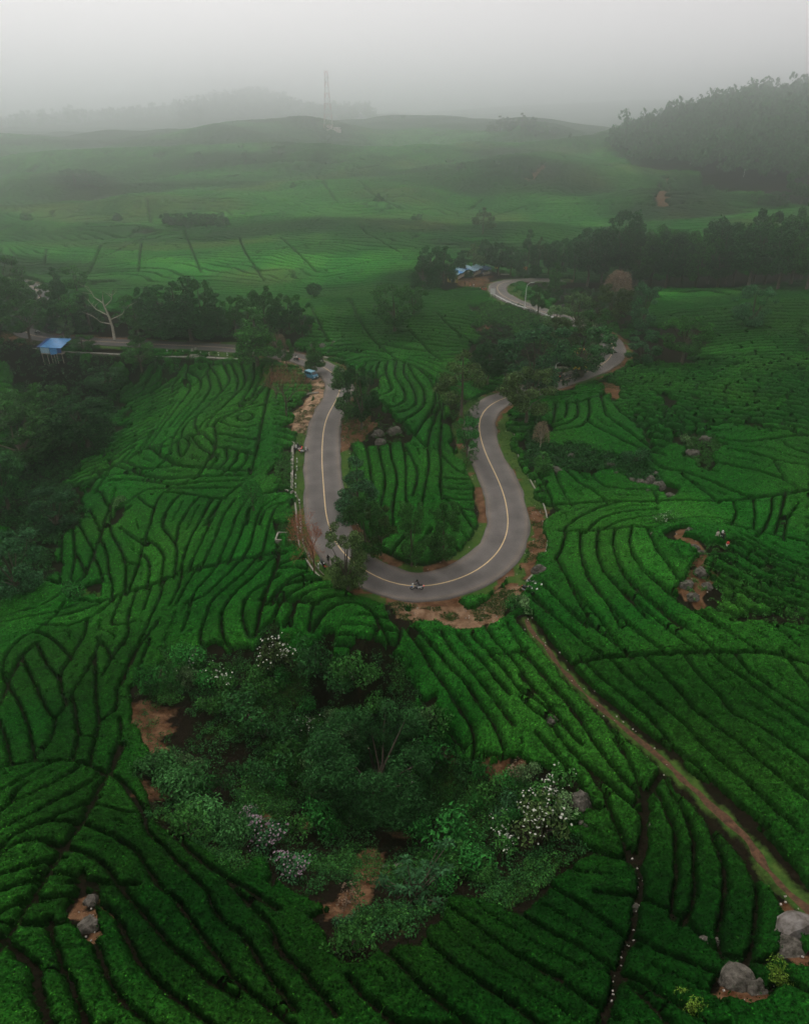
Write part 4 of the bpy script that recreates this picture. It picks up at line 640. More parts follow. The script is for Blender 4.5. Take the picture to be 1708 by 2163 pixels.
def build_level(y0, y1, cell, margin, xlim, dens=0, lsize=.1):
    g = tea_level(y0, y1, cell, margin, xlim); sh = g['X'].shape
    gdf = np.full(sh, -1.0); gdf[g['ok']] = g['gd']; fl = np.ones(sh); fl[g['ok']] = g['flush_dim']; sb = np.zeros(sh); sb[g['ok']] = g['scrub']
    M = gdf > 0; lab = label_cc(gdf > (max(.30, cell * .8) if cell < .5 else 0))          # beds that only touch through a narrow neck stay separate hedges
    for _ in range(max(3, int(.9 / cell))):
        free = M & (lab < 0)
        for d_ in ((0, 1), (0, -1), (1, 0), (-1, 0)):
            nb_ = np.roll(lab, d_, (0, 1)); t_ = free & (lab < 0) & (nb_ >= 0); lab = np.where(t_, nb_, lab)
    rest_ = M & (lab < 0); l2 = label_cc(rest_); lab = np.where(rest_, l2, lab)
    X, Y = g['X'], g['Y']
    H = .80 + .25 * fbm(X / 2.2, Y / 2.2, 2) + sb * .25 * (fbm(X / 1.3, Y / 1.3, 2) + .2)
    H = H * (1 + sstep(190, 420, Y) * .9 + sstep(420, 900, Y) * 1.6)
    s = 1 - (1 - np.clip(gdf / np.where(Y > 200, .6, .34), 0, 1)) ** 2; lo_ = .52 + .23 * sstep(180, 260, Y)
    jit = rng.random(sh).astype(np.float32) - .5
    amp = .12 + .09 * sb
    Zt = np.where(M, g['Z'] + H * (lo_ + (1 - lo_) * s) + (jit * 1.5 * amp + fbm(X / .55, Y / .55, 2) * 1.6 * amp), g['Z'] - .12)
    Xj = X + (rng.random(sh) - .5) * cell * .5; Yj = Y + (rng.random(sh) - .5) * cell * .5
    big = fbm(X / 14, Y / 14, 3)
    base = np.array([.008, .078, .007]); b2 = np.array([.023, .096, .010])
    mixv = np.clip(.35 + big * 1.6 + jit * .5, 0, 1)[..., None]
    C = (base * (1 - mixv) + b2 * mixv) * (fl * (1 + big * .5) * (.40 + .60 * s))[..., None]  # darker towards hedge edges: woody sides plus painted-in gap shade
    pn = vnoise(X / 85 + 9, Y / 45 + 3) + .35 * vnoise(X / 23, Y / 15); far_ = sstep(215, 300, Y); pf = 1 + far_ * (np.clip((pn - .62) * 3.2, -1, 1) * .55); brown = far_ * np.clip((vnoise(X / 60 + 40, Y / 34 + 11) - .62) * 5, 0, 1)
    C = C * pf[..., None] * (1 + brown[..., None] * np.array([.9, -.22, .35]))
    C = np.where(sb[..., None] > 0, C * np.array([1.0, .92, 1.0]), C)
    a, b, c, d = lab[:-1, :-1], lab[:-1, 1:], lab[1:, 1:], lab[1:, :-1]
    q = np.maximum(np.maximum(a, b), np.maximum(c, d))
    same = np.ones(q.shape, bool)
    for e in (a, b, c, d): same &= (e == q) | (e < 0)
    okq = g['ok'][:-1, :-1] & g['ok'][1:, 1:] & g['ok'][1:, :-1] & g['ok'][:-1, 1:]
    keep = (q >= 0) & same & okq; jj, ii = np.where(keep); comp = q[keep]; w = sh[1]
    i0 = jj * w + ii; Q = np.stack([i0, i0 + 1, i0 + w + 1, i0 + w], 1)
    o = np.argsort(comp, kind='stable'); Q, comp = Q[o], comp[o]
    u, st = np.unique(comp, return_index=True); en = np.append(st[1:], len(comp))
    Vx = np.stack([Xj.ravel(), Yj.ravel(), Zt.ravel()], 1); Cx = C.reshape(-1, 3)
    for k in range(len(u)):
        qs = Q[st[k]:en[k]]
        if len(qs) < 5: continue
        vi, inv = np.unique(qs, return_inverse=True); V = Vx[vi]; cen = V.mean(0)
        px, py, dep = to_px(V[:, 0], V[:, 1], V[:, 2]); inn = ((px > 0) & (px < 1708) & (py > 0) & (py < 2163)).mean()
        dz = (CAM_H - cen[2]) / np.linalg.norm(cen - np.array([0, 0, CAM_H]))
        size = len(qs) * cell * cell * max(dz, .05) * (F / max(dep.mean(), 5)) ** 2 * inn
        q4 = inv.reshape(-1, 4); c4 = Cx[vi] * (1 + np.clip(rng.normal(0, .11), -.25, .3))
        if dens and inn > 0:
            sh_ = shoots(V[V[:, 2] > np.interp(0, [0], [V[:, 2].min()]) + .15], c4[V[:, 2] > V[:, 2].min() + .15], len(qs) * cell * cell, dens, lsize)
            if sh_: V, q4, c4 = np.vstack([V, sh_[0]]), np.vstack([q4, sh_[1] + len(V)]), np.vstack([c4, sh_[2]])
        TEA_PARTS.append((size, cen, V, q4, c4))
import time as _t
_t0 = _t.time()
build_level(4, 62, .17, 60, 62, 42, .085)
build_level(62, 120, .25, 60, 100, 14, .13)
build_level(120, 215, .38, 60, 170, 4, .2)
build_level(215, 400, .62, 40, 290)
build_level(400, 640, 1.05, 20, 460)
build_level(640, 1010, 2.2, 20, 700)
print('tea grids %.1fs, %d hedges' % (_t.time() - _t0, len(TEA_PARTS)))
TEA_PARTS.sort(key=lambda p: -p[0])
PLOTS = [("in the plot enclosed by the hairpin bend", (690, 930, 1030, 1210)), ("in the swirling plot just behind the hairpin", (660, 720, 1090, 930)), ("in the plot below the left road's stone ledge", (280, 760, 640, 1010)),
         ("between the leafy left slope and the white kerb wall", (0, 1010, 640, 1240)), ("left of the bushy gully", (0, 1240, 560, 1600)), ("on the knoll between road and gully", (400, 1210, 870, 1420)), ("in the dark bottom left corner plot", (0, 1600, 700, 2170)),
         ("in the bright strip between hairpin and gully", (830, 1290, 1200, 1700)), ("below the boulder field right of the hairpin", (1130, 1060, 1710, 1400)), ("on the bumpy right slope behind the boulders", (1090, 700, 1710, 1080)),
         ("right of the red dirt footpath", (1250, 1380, 1710, 2170)), ("in the dark plot between gully and footpath", (700, 1650, 1500, 2170))]
ORD = ['leftmost'] + [None] * 200
def ordinal(k):
    if k == 1: return 'first'
    t = {2: 'second', 3: 'third', 4: 'fourth', 5: 'fifth', 6: 'sixth', 7: 'seventh', 8: 'eighth', 9: 'ninth', 10: 'tenth', 11: 'eleventh', 12: 'twelfth', 13: 'thirteenth', 14: 'fourteenth', 15: 'fifteenth', 16: 'sixteenth', 17: 'seventeenth', 18: 'eighteenth', 19: 'nineteenth'}
    if k in t: return t[k]
    suf = 'th' if 10 <= k % 100 <= 20 else {1: 'st', 2: 'nd', 3: 'rd'}.get(k % 10, 'th'); return '%d%s' % (k, suf)
top = TEA_PARTS[:292]; groups = {}
for p in top:
    px, py, _ = to_px(*[np.array([v]) for v in p[1]]); px, py = px[0], py[0]; key = None
    for nm, (x0, y0, x1, y1) in PLOTS:
        if x0 <= px <= x1 and y0 <= py <= y1: key = nm; break
    if key is None: key = "on the far tea slope beyond the road" if py < 800 else "at the rim of the view"
    groups.setdefault(key, []).append((px, p))
for key, L in groups.items():
    L.sort(key=lambda t: t[0]); med = np.median([p[0] for _, p in L])
    for k, (px, p) in enumerate(L, 1):
        o = link('tea_hedge', mesh_np('tea_hedge', p[2], p[3], [TEA], True, {'flush_dim': p[4]}))
        pre = 'long' if p[0] > med * 1.6 else ('short' if p[0] < med * .6 else 'clipped')
        mark(o, '%s tea hedge, %s from left %s' % (pre, ordinal(k), key) if len(key.split()) < 11 else '%s hedge, %s from left %s' % (pre, ordinal(k), key), 'tea hedge', 'tea hedges ' + key)
Vr, Qr, Cr, off = [], [], [], 0
for p in TEA_PARTS[292:]:
    Vr.append(p[2]); Qr.append(p[3] + off); Cr.append(p[4]); off += len(p[2])
if Vr: mark(link('tea_hedges', mesh_np('tea_hedges', np.vstack(Vr), np.vstack(Qr), [TEA], True, {'flush_dim': np.vstack(Cr)})), 'smaller and farther clipped tea hedges covering the slopes', 'tea hedges', None, 'stuff')
print('tea quads', sum(len(p[3]) for p in TEA_PARTS))

# ------------------------------------------------------------------ vegetation builders (trees are built about 10 m tall and scaled when planted)
def clump_cloud(centers, radii, per, size, rs, flat=.8, up=.35):
    Cs, Ns = [], []
    for c, r in zip(centers, radii):
        k = max(int(per * (r ** 2)), 8); d = rs.normal(0, 1, (k, 3)); d /= np.linalg.norm(d, axis=1)[:, None]
        q = r * rs.uniform(.35, 1.0, k) ** .5 * (1 + .25 * np.sin(d[:, 0] * 5 + c[0] * 3) * np.cos(d[:, 1] * 4 + c[1]))
        P = d * q[:, None]; P[:, 2] *= flat; Cs.append(P + c); Ns.append(d + np.array([0, 0, up]))
    return rhombs(np.vstack(Cs), np.vstack(Ns), size, rs)
def limbs(mb, tips, base, r0, n=5, rs=None, fork=.5):
    base = np.array(base, float)
    for t in tips:
        t = np.array(t, float); m1 = base + (t - base) * fork * .6 + rs.normal(0, .12, 3) + np.array([0, 0, .25]); m2 = base + (t - base) * .75 + rs.normal(0, .15, 3)
        mb.tube([base, m1, m2, t], [r0, r0 * .7, r0 * .42, r0 * .15], n)
PROTO = {}
def tree_proto(key, crown_name, crownV, crownQ, leaf, trunk_mb, bark, extra=None):
    PROTO[key] = dict(crown=mesh_np(crown_name, crownV, crownQ, [leaf], False), trunk=trunk_mb.mesh('trunk', bark, True), cn=crown_name, extra=extra)
def make_broad(key, seed, leaf, h0=.28, width=.36, nclump=28, per=150, size=.175, bark=BARK, lump=.75):
    rs = np.random.default_rng(seed); H = 10.0; cen, rad = [], []
    for i in range(nclump):
        a = i * 2.4 + rs.uniform(-.4, .4); zt = rs.uniform(0, 1) if i > 3 else .85; prof = math.sin(math.pi * min(max(.18 + .72 * (1 - zt), 0), 1)) ** .7
        r = width * H * prof * math.sqrt(rs.uniform(.25, 1)); rr = rs.uniform(.75, 1.45) * lump * (1.2 - .35 * zt)
        cen.append((r * math.cos(a), r * math.sin(a), H * (h0 + (.93 - h0) * zt) - rr * .2)); rad.append(rr)
    V, Q = clump_cloud(np.array(cen), rad, per * 2, size, rs); mb = MB()
    mb.tube([(0, 0, -.6), (rs.normal(0, .1), rs.normal(0, .1), H * h0 * .6), (rs.normal(0, .2), rs.normal(0, .2), H * (h0 + .12)), (rs.normal(0, .25), rs.normal(0, .25), H * .72)], [.30, .22, .17, .05], 7)
    limbs(mb, [cen[i] for i in rs.choice(len(cen), min(9, len(cen)), False)], (0, 0, H * h0 * .9), .11, 5, rs)
    tree_proto(key, 'crown', V, Q, leaf, mb, bark)
def make_tall(key, seed, leaf, layers=9, width=.17, h0=.18, per=120, size=.17, droop=.25, bark=BARK):
    """narrow tree with tiers of side branches"""
    rs = np.random.default_rng(seed); H = 10.0; cen, rad = [], []; mb = MB(); mb.tube([(0, 0, -.6), (.05, 0, 4), (0, .08, 8), (.05, .05, 9.8)], [.24, .17, .09, .03], 6)
    for i in range(layers):
        t = i / (layers - 1); z = H * (h0 + (.96 - h0) * t); R = width * H * (1.05 - t) ** .75 * rs.uniform(.75, 1.2) + .2
        for k in range(4 if t < .7 else 2):
            a = rs.uniform(0, 6.28); c = (R * math.cos(a), R * math.sin(a), z - droop * R + rs.normal(0, .2)); cen.append(c); rad.append(rs.uniform(.75, 1.3) * (1.15 - .55 * t))
            mb.tube([(0, 0, z - .1), (c[0] * .6, c[1] * .6, z + .1), c], [.05, .035, .015], 4, False)
    cen.append((0, 0, 9.5)); rad.append(.45)
    V, Q = clump_cloud(np.array(cen), rad, per * 2, size, rs, .7); tree_proto(key, 'crown', V, Q, leaf, mb, bark)
def make_round(key, seed, leaf, bark=BARK_PALE, size=.22, n=2600):
    """dense egg-shaped crown of fine twigs on a short stem"""
    rs = np.random.default_rng(seed); d = rs.normal(0, 1, (n, 3)); d /= np.linalg.norm(d, axis=1)[:, None]; d[:, 2] = np.abs(d[:, 2]) * 1.0 - .28
    r = rs.uniform(.5, 1, n) ** .4; lum = 1 + .12 * np.sin(d[:, 0] * 6) * np.sin(d[:, 1] * 7 + 1)
    C = d * (r * lum)[:, None] * np.array([3.4, 3.4, 5.2]) + np.array([0, 0, 4.4]); V, Q = rhombs(C, d, size, rs, .3); mb = MB(); mb.tube([(0, 0, -.6), (.1, 0, 2), (0, .1, 4), (0, 0, 7.5)], [.26, .22, .16, .04], 6)
    limbs(mb, [(2.2 * math.cos(a), 2.2 * math.sin(a), 6.5 + (a % 2)) for a in np.arange(0, 6.2, .8)], (0, 0, 2.6), .09, 4, rs); tree_proto(key, 'crown', V, Q, leaf, mb, bark)
def make_bare(key, seed, bark, twig, depth=5, spread=.5, leafn=0):
    rs = np.random.default_rng(seed); mb = MB(); tw = []
    def grow(p, d, L, r, k):
        q = p + d * L; mid = p + d * L * .5 + rs.normal(0, .05 * L, 3)
        if k >= 3: tw.append((p, mid, q, r))
        else: mb.tube([p, mid, q], [r, r * .85, r * .68], 6 if k < 2 else 4, k == 0)
        if k >= depth: return
        for j in range(3 if k < 2 else (3 if k < 4 else 2)):
            nd = d + rs.normal(0, spread, 3); nd[2] += .18; nd /= np.linalg.norm(nd); grow(q, nd, L * rs.uniform(.62, .82), r * .62, k + 1)
    grow(np.array([0, 0, -.5]), np.array([.03, 0, 1.0]), 3.6, .24, 0); tm = MB()
    for p, m, q, r in tw: tm.tube([p, m, q], [max(r, .028), max(r * .8, .024), .016], 3, False)
    me = tm.mesh('twigs', twig); PROTO[key] = dict(crown=me, trunk=mb.mesh('trunk', bark, True), cn='twigs', extra=None)
    if leafn:
        C = np.array([q for *_, q, r in tw]); C = C[rs.integers(0, len(C), leafn)] + rs.normal(0, .35, (leafn, 3)); V, Q = rhombs(C, rs.normal(0, 1, (leafn, 3)), .13, rs, .35)
        PROTO[key]['extra'] = ('dry_leaves', mesh_np('dry_leaves', V, Q, [LEAF_RED], False))
def make_dead(key, seed):
    rs = np.random.default_rng(seed); mb = MB(); mb.tube([(0, 0, -.6), (.1, 0, 2.5), (-.1, .1, 4.2), (-.5, .2, 6.8), (-.3, .2, 9.0)], [.20, .16, .13, .09, .03], 7); limbs_ = []
    for b, t in (((0, 0, 3.8), (2.6, .4, 6.4)), ((-.2, .1, 4.6), (-2.4, .3, 7.6)), ((-.4, .2, 6.2), (1.2, -.3, 9.4)), ((0, 0, 3.0), (-1.9, -.2, 4.6)), ((-.5, .2, 6.8), (-1.8, 0, 9.8))):
        tm = MB(); b, t = np.array(b), np.array(t); m = (b + t) / 2 + (0.25 * np.sign(t[0]), 0, -.35); tm.tube([b, m, t], [.09, .06, .025], 5)
        for k in range(5):
            s = m + (t - m) * rs.uniform(0, 1); e = s + np.array([rs.normal(.3 * np.sign(t[0]), .6), rs.normal(0, .5), rs.uniform(.3, 1.1)]); tm.tube([s, (s + e) / 2 + rs.normal(0, .08, 3), e], [.045, .03, .012], 4, False)
        limbs_.append(('limb', tm.mesh('limb', BARK_PALE, True)))
    PROTO[key] = dict(crown=limbs_[0][1], trunk=mb.mesh('trunk', BARK_PALE, True), cn='limb', extra=limbs_[1:])
def make_shrub(key, seed, leaf, size=.09, n=5, per=260, bloom=None, nb=120, spiky=False):
    """a bush about 2 m across and 1.6 m tall"""
    rs = np.random.default_rng(seed); cen = [(rs.normal(0, .45), rs.normal(0, .45), rs.uniform(.4, 1.15)) for _ in range(n)]; rad = rs.uniform(.4, .68, n)
    V, Q = clump_cloud(np.array(cen), rad, per * 1.4, size, rs, .85, .6); mb = MB(); limbs(mb, cen[:4], (0, 0, -.1), .045, 4, rs); ex = None
    if bloom:
        P = []
        for c, r in zip(cen, rad):
            d = rs.normal(0, 1, (nb // n, 3)); d /= np.linalg.norm(d, axis=1)[:, None]; d[:, 2] = np.abs(d[:, 2]); P.append(np.array(c) + d * r * 1.05)
        P = np.vstack(P); P = P[np.sin(P[:, 0] * 5) + np.cos(P[:, 1] * 4.3) > -.2]; v, q = rhombs(P, np.tile([0, -.3, 1.], (len(P), 1)), .055, rs, .8); ex = ('blossoms', mesh_np('blossoms', v, q, [bloom], False))
    PROTO[key] = dict(crown=mesh_np('foliage', V, Q, [leaf], False), trunk=mb.mesh('stems', BARK, True), cn='foliage', tn='stems', extra=ex)
def make_agave(key, seed, leaf, n=26, L=1.1):
    rs = np.random.default_rng(seed); V, Q = [], []
    for i in range(n):
        a = i * 2.4; el = rs.uniform(.25, 1.2); d = np.array([math.cos(a) * math.cos(el), math.sin(a) * math.cos(el), math.sin(el)]); s = np.array([-math.sin(a), math.cos(a), 0]) * .07; ln = L * rs.uniform(.7, 1.1)
        p = [d * .05, d * ln * .55 + (0, 0, .08), d * ln + (0, 0, -.12 * ln)]; b = len(V); V += [p[0] - s * .6, p[0] + s * .6, p[1] + s, p[1] - s, p[2] + s * .1, p[2] - s * .1]; Q += [(b, b + 1, b + 2, b + 3), (b + 3, b + 2, b + 4, b + 5)]
    mb = MB(); mb.ball((0, 0, .08), (.14, .14, .16), 6, 4); PROTO[key] = dict(crown=mesh_np('leaves', V, Q, [leaf], False), trunk=mb.mesh('heart', BARK, True), cn='leaves', tn='heart', extra=None)
def make_bigleaf(key, seed):
    """large hanging blue-green leaves in whorls"""
    rs = np.random.default_rng(seed); V, Q = [], []; mb = MB()
    for w in range(30):
        c = np.array([rs.normal(0, 1.5), rs.normal(0, 1.3), rs.uniform(.8, 4.2)]); mb.tube([(0, 0, 0), (c[0] * .5, c[1] * .5, c[2] * .6), c], [.07, .05, .02], 4, False)
        for i in range(9):
            a = i * .7 + rs.uniform(0, .3); d = np.array([math.cos(a), math.sin(a), rs.uniform(-.35, .25)]); s = np.array([-math.sin(a), math.cos(a), 0]) * .10; ln = rs.uniform(.45, .75); p0, p1, p2 = c + d * .05, c + d * ln * .5 + (0, 0, .06), c + d * ln - (0, 0, .12); b = len(V)
            V += [p0, p1 + s, p2, p1 - s]; Q += [(b, b + 1, b + 2, b + 3)]
    PROTO[key] = dict(crown=mesh_np('leaves', V, Q, [LEAF_BLUE], False), trunk=mb.mesh('stems', BARK, True), cn='leaves', tn='stems', extra=None)
for i in range(4): make_broad('dark%d' % i, 20 + i, (LEAF_DARK, LEAF_MID)[i % 2], .22 + .05 * (i % 3), .30 + .04 * (i % 2), 26 + 2 * i)
for i in range(2): make_broad('mid%d' % i, 40 + i, LEAF_MID, .3, .36, 24)
make_broad('pale0', 50, LEAF_PALE, .2, .36, 24); make_broad('bright0', 52, LEAF_BRIGHT, .25, .30, 20); make_broad('blue0', 54, LEAF_BLUE, .12, .38, 28); make_broad('olive0', 56, LEAF_OLIVE, .25, .40, 28)
make_broad('huge0', 58, LEAF_DARK, .08, .42, 84, 330, size=.085, lump=.74)
make_broad('bend0', 59, LEAF_OLIVE, .14, .30, 40, 150, size=.15, lump=.7); make_broad('bend1', 61, LEAF_MID, .12, .28, 40, 150, size=.15, lump=.68); make_broad('ochre0', 60, LEAF_OLIVE, .3, .3, 18)
for i in range(3): make_tall('tall%d' % i, 70 + i, (LEAF_DARK, LEAF_MID, LEAF_DARK)[i], 9 + i, .15 + .03 * i)
make_tall('spruce', 80, LEAF_BLUE, 12, .24, .06, droop=.1); make_tall('brighttall', 82, LEAF_BRIGHT, 9, .17, .22); make_tall('slim', 84, LEAF_MID, 8, .11, .3); make_tall('sparse', 86, LEAF_OLIVE, 6, .26, .45, per=80)
make_round('tan0', 90, LEAF_TAN); make_round('feather', 92, LEAF_BRIGHT, BARK, .22, 2200); make_round('blond', 94, LEAF_TAN, BARK_PALE, .2, 1500)
make_bare('redbare', 100, BARK_RED, mat('red_twig', (0.30, 0.13, 0.085), .85, .3, 3), 6, .48, 1800); make_bare('brownbare', 102, BARK, mat('brown_twig', (0.17, 0.085, 0.055), .85, .3, 3), 6, .5, 500); make_dead('dead', 104)
for i in range(3): make_shrub('shrub%d' % i, 110 + i, (LEAF_MID, LEAF_BRIGHT, LEAF_DARK)[i])
make_shrub('white0', 120, LEAF_MID, bloom=PETAL, nb=100, n=6); make_shrub('white1', 121, LEAF_OLIVE, bloom=PETAL, nb=150, n=6); make_shrub('mauve0', 122, LEAF_BLUE, bloom=PETAL_MAUVE, nb=220, n=6); make_shrub('palebush', 124, LEAF_PALE, n=6); make_shrub('drybush', 126, LEAF_TAN, n=4, per=120); make_shrub('bluebush', 128, LEAF_BLUE, n=6); make_shrub('creeper', 129, LEAF_CREEPER, n=7); make_shrub('limebush', 130, leafm('leaf_lime', (.13, .22, .03)), n=5)
make_agave('agave', 140, LEAF_BLUE); make_agave('fern', 142, LEAF_BRIGHT, 18, 1.0); make_bigleaf('bigleaf', 144)
PLANTED = {}
def plant(key, name, cat, loc, h, wscale, label, group=None, rz=None, hn=10.0, lean=0):
    """a tree of its own: Empty at the foot > trunk, crown"""
    p = PROTO[key]; rz = rng.uniform(0, 6.28) if rz is None else rz
    e = empty(name, loc, rz, (h / hn * wscale, h / hn * wscale, h / hn)); e.rotation_euler[1] = lean
    mark(e, label, cat, group); link(p.get('tn', 'trunk'), p['trunk'], e); link(p['cn'], p['crown'], e)
    for nm, me in ([] if not p['extra'] else p['extra'] if isinstance(p['extra'], list) else [p['extra']]): link(nm, me, e)
    return e
NATW = {'bend0': .32, 'bend1': .30, 'dark0': .30, 'dark1': .34, 'dark2': .30, 'dark3': .34, 'mid0': .36, 'mid1': .36, 'pale0': .36, 'bright0': .30, 'blue0': .38, 'olive0': .4, 'huge0': .42, 'ochre0': .3, 'tall0': .19, 'tall1': .22, 'tall2': .25, 'spruce': .27, 'brighttall': .21, 'slim': .15, 'sparse': .3, 'tan0': .34, 'feather': .34, 'blond': .34, 'redbare': .33, 'brownbare': .34, 'dead': .27}
def tree(key, bx, by, top, w, label, group=None, name='tree', cat='tree', lean=0):
    """foot at picture point (bx, by), top at height `top` in the picture, crown w wide there"""
    b = G1(bx, by); h = max(height_at(b, (bx, top)), 1.0); R = w * .5 * np.linalg.norm(b - (0, 0, CAM_H)) / F
    return plant(key, name, cat, b, h * 1.02, min(max(R / (NATW[key] * h * 1.06), .45), 2.2), label, group, lean=lean)
HERO = [
 ('redbare', 665, 1220, 1100, 62, 'leafless tree with reddish twigs beside the lower left of the hairpin'), ('bend0', 735, 1246, 1108, 96, 'bushy dark tree on the outer kerb at lower left of the hairpin bend'),
 ('bend1', 772, 1182, 1052, 88, 'olive green tree on the inner verge, behind the bushy tree of the bend'), ('spruce', 756, 1086, 968, 80, 'blue-green spruce-like tree inside the left leg of the hairpin'),
 ('ochre0', 804, 1172, 1068, 64, 'tree with yellowish leaf tips, right of the olive tree inside the bend'), ('bend1', 868, 1195, 1056, 66, 'tall green tree inside the bend straight above the passing motorcycle'),
 ('bend1', 936, 1183, 1060, 76, 'bright green tree inside the bend, right of the motorcycle'), ('bright0', 986, 968, 872, 48, 'narrow bright green tree on the inner edge of the right road leg'),
 ('sparse', 974, 880, 738, 96, 'tall thin tree with pale bare trunk beside the right leg, above the narrow green one'), ('bend1', 738, 884, 772, 84, 'leafy tree leaning over the road at top of the left leg'),
 ('dark0', 764, 908, 762, 70, 'dark tree behind the leafy one at top of the left leg'), ('dark2', 1030, 818, 728, 66, 'small dark tree on tea slope above the top of the right leg'),
 ('olive0', 1108, 900, 772, 124, 'large dark olive tree right of the top of the right leg'), ('blond', 1139, 952, 876, 38, 'dry blond tree below the large dark olive tree'),
 ('slim', 1143, 1000, 955, 30, 'small dense green tree below the dry blond tree'), ('blue0', 1128, 822, 672, 140, 'big pale blue-green tree between the right leg and upper curve'),
 ('dark0', 1226, 796, 684, 116, 'dark spreading tree in front of the parked yellow vans'), ('blue0', 1352, 772, 692, 80, 'round dark tree on right slope just beyond the upper road curve'),
 ('mid1', 1438, 768, 664, 96, 'round green tree right of the upper curve, second from the road'), ('tan0', 588, 752, 696, 48, 'round tan leafless tree by the left road where it meets the hairpin'),
 ('mid0', 605, 780, 714, 42, 'green tree in front of the round tan tree by the left road'), ('slim', 666, 790, 722, 30, 'slender young tree beside the parked blue van'),
 ('brownbare', 606, 882, 788, 66, 'brown leafless tree left of the dirt lay-by'), ('brownbare', 585, 850, 795, 46, 'second brown leafless tree, behind the first beside the dirt lay-by'),
 ('feather', 537, 1088, 998, 54, 'feathery green tree alone among the tea rows left of the hairpin'), ('dead', 242, 718, 606, 84, 'dead tree with bare pale limbs behind the left road'),
 ('mid1', 66, 722, 632, 76, 'tree with leaning dark trunk on the verge at far left of the road'), ('pale0', 144, 722, 672, 34, 'small pale tree at the edge of the left road above the blue stall'),
 ('olive0', 1182, 764, 664, 86, 'olive tree between the big pale blue-green tree and the yellow vans'), ('mid1', 1256, 742, 648, 66, 'leafy tree on the inner side of the upper road curve'), ('pale0', 1172, 712, 640, 60, 'pale leafy tree on the bank under the guard rail'),
 ('tan0', 1300, 640, 556, 58, 'round tan tree in front of the dark grove at right'), ('pale0', 1216, 700, 612, 64, 'pale yellow-green tree beside the upper curve guard rail'),
 ('olive0', 1284, 700, 598, 80, 'broad olive tree right of the pale yellow-green one at the upper curve'), ('blue0', 1352, 700, 588, 62, 'blue-green tree at the left end of the dark tea terraces at right'),
 ('blue0', 1583, 692, 594, 78, 'lone blue-green tree standing among the dark tea terraces at right'), ('mid1', 1135, 665, 596, 44, 'leafy tree just right of the tall street lamp'),
 ('slim', 1170, 618, 556, 22, 'thin tree with pale trunk behind the tall street lamp'), ('sparse', 1019, 500, 438, 42, 'lone thin tree on the pale tea slope above the upper curve'),
 ('dark1', 832, 705, 596, 96, 'dark tree clump on the tea slope behind the hairpin'), ('dark3', 872, 668, 600, 60, 'dark tree behind the tree clump on the slope behind the hairpin'),
 ('blue0', 45, 1255, 1120, 128, 'big blue-green tree at left edge beside the tea rows'), ('blue0', 122, 1120, 1030, 98, 'blue-green tree on the left slope above the big one at the edge'),
 ('dark2', 186, 950, 842, 116, 'dark round tree on the left slope next to the tea field'), ('dark1', 56, 985, 868, 150, 'broad dark tree at the left edge of the slope forest'), ('mid0', 105, 900, 812, 96, 'mid green tree in the slope forest below the blue stall'),
 ('dark3', 20, 900, 830, 90, 'dark tree at left edge below the blue stall'), ('dark0', 230, 830, 772, 74, 'dark tree on the slope right of and below the blue stall'), ('dark2', 20, 1080, 960, 90, 'shadowy tree at left edge between two broad trees'),
 ('mid1', 300, 782, 722, 66, 'tree in front of the stone ledge right of the blue stall'), ('slim', 545, 778, 650, 58, 'tall dark tree on the ledge beside the round tan tree'),
 ('mid1', 1705, 745, 668, 60, 'tree cut by right edge above the bumpy slope'), ('dark2', 663, 632, 598, 30, 'small round tree at the foot of the pale mound beyond the left grove'), ('tall0', 127, 640, 568, 30, 'conical tree beyond the left road near the edge'), ('dark1', 166, 620, 556, 48, 'round tree right of the conical one beyond the left road'),
 ('blue0', 1240, 560, 522, 36, 'small tree in the gap of the grove above the upper curve'), ('mid0', 300, 735, 690, 46, 'leafy shrub-like tree growing on the stone ledge'), ('mid1', 178, 742, 708, 48, 'leafy shrub-like tree right of the blue stall roof')]
for h in HERO:
    tree(*h[:5], h[5], None)
b = G1(795, 1680); plant('huge0', 'tree', 'tree', b, 10.5, 1.75, 'huge spreading dark tree in the middle of the bushy gully')
def tree_row(spec, phrase, group, keys, rs):
    spec = sorted(spec); 
    for k, (x, by, top, w) in enumerate(spec, 1):
        tree(keys[rs.integers(len(keys))], x, by, top, w, '%s, %s from the left' % (phrase, ordinal(k)), group)
rs = np.random.default_rng(4)
LEFTROW = [(18, 650, 536, 84), (60, 645, 588, 44), (96, 668, 598, 48), (-12, 700, 600, 70), (8, 690, 575, 90), (38, 672, 590, 70), (100, 690, 640, 46), (122, 700, 632, 44), (162, 702, 618, 50), (192, 700, 622, 50), (292, 706, 618, 56), (316, 700, 605, 40), (345, 712, 606, 66), (378, 706, 596, 56), (405, 722, 590, 66), (432, 704, 578, 52), (462, 706, 622, 44), (498, 708, 620, 46), (528, 710, 612, 56), (562, 716, 604, 52), (590, 712, 640, 44), (612, 706, 616, 60), (640, 716, 630, 46)]
tree_row(LEFTROW, 'dark tree in the row behind the left road', 'trees in the row behind the left road', ['dark0', 'dark1', 'dark2', 'dark3', 'tall0', 'tall2', 'mid0'], rs)
GROVE = [(892, 612, 540, 46), (908, 605, 520, 52), (936, 600, 520, 50), (975, 585, 530, 40), (998, 580, 515, 46), (1022, 578, 505, 28), (1052, 582, 512, 44), (1078, 585, 520, 30), (1112, 582, 486, 38), (1135, 584, 500, 30), (1156, 585, 510, 36), (1182, 590, 495, 44), (1210, 592, 500, 36)]
tree_row(GROVE, 'tree in the thin roadside row above the upper curve', 'trees along the upper curve', ['tall0', 'tall1', 'tall2', 'dark0', 'sparse', 'dark2'], rs)
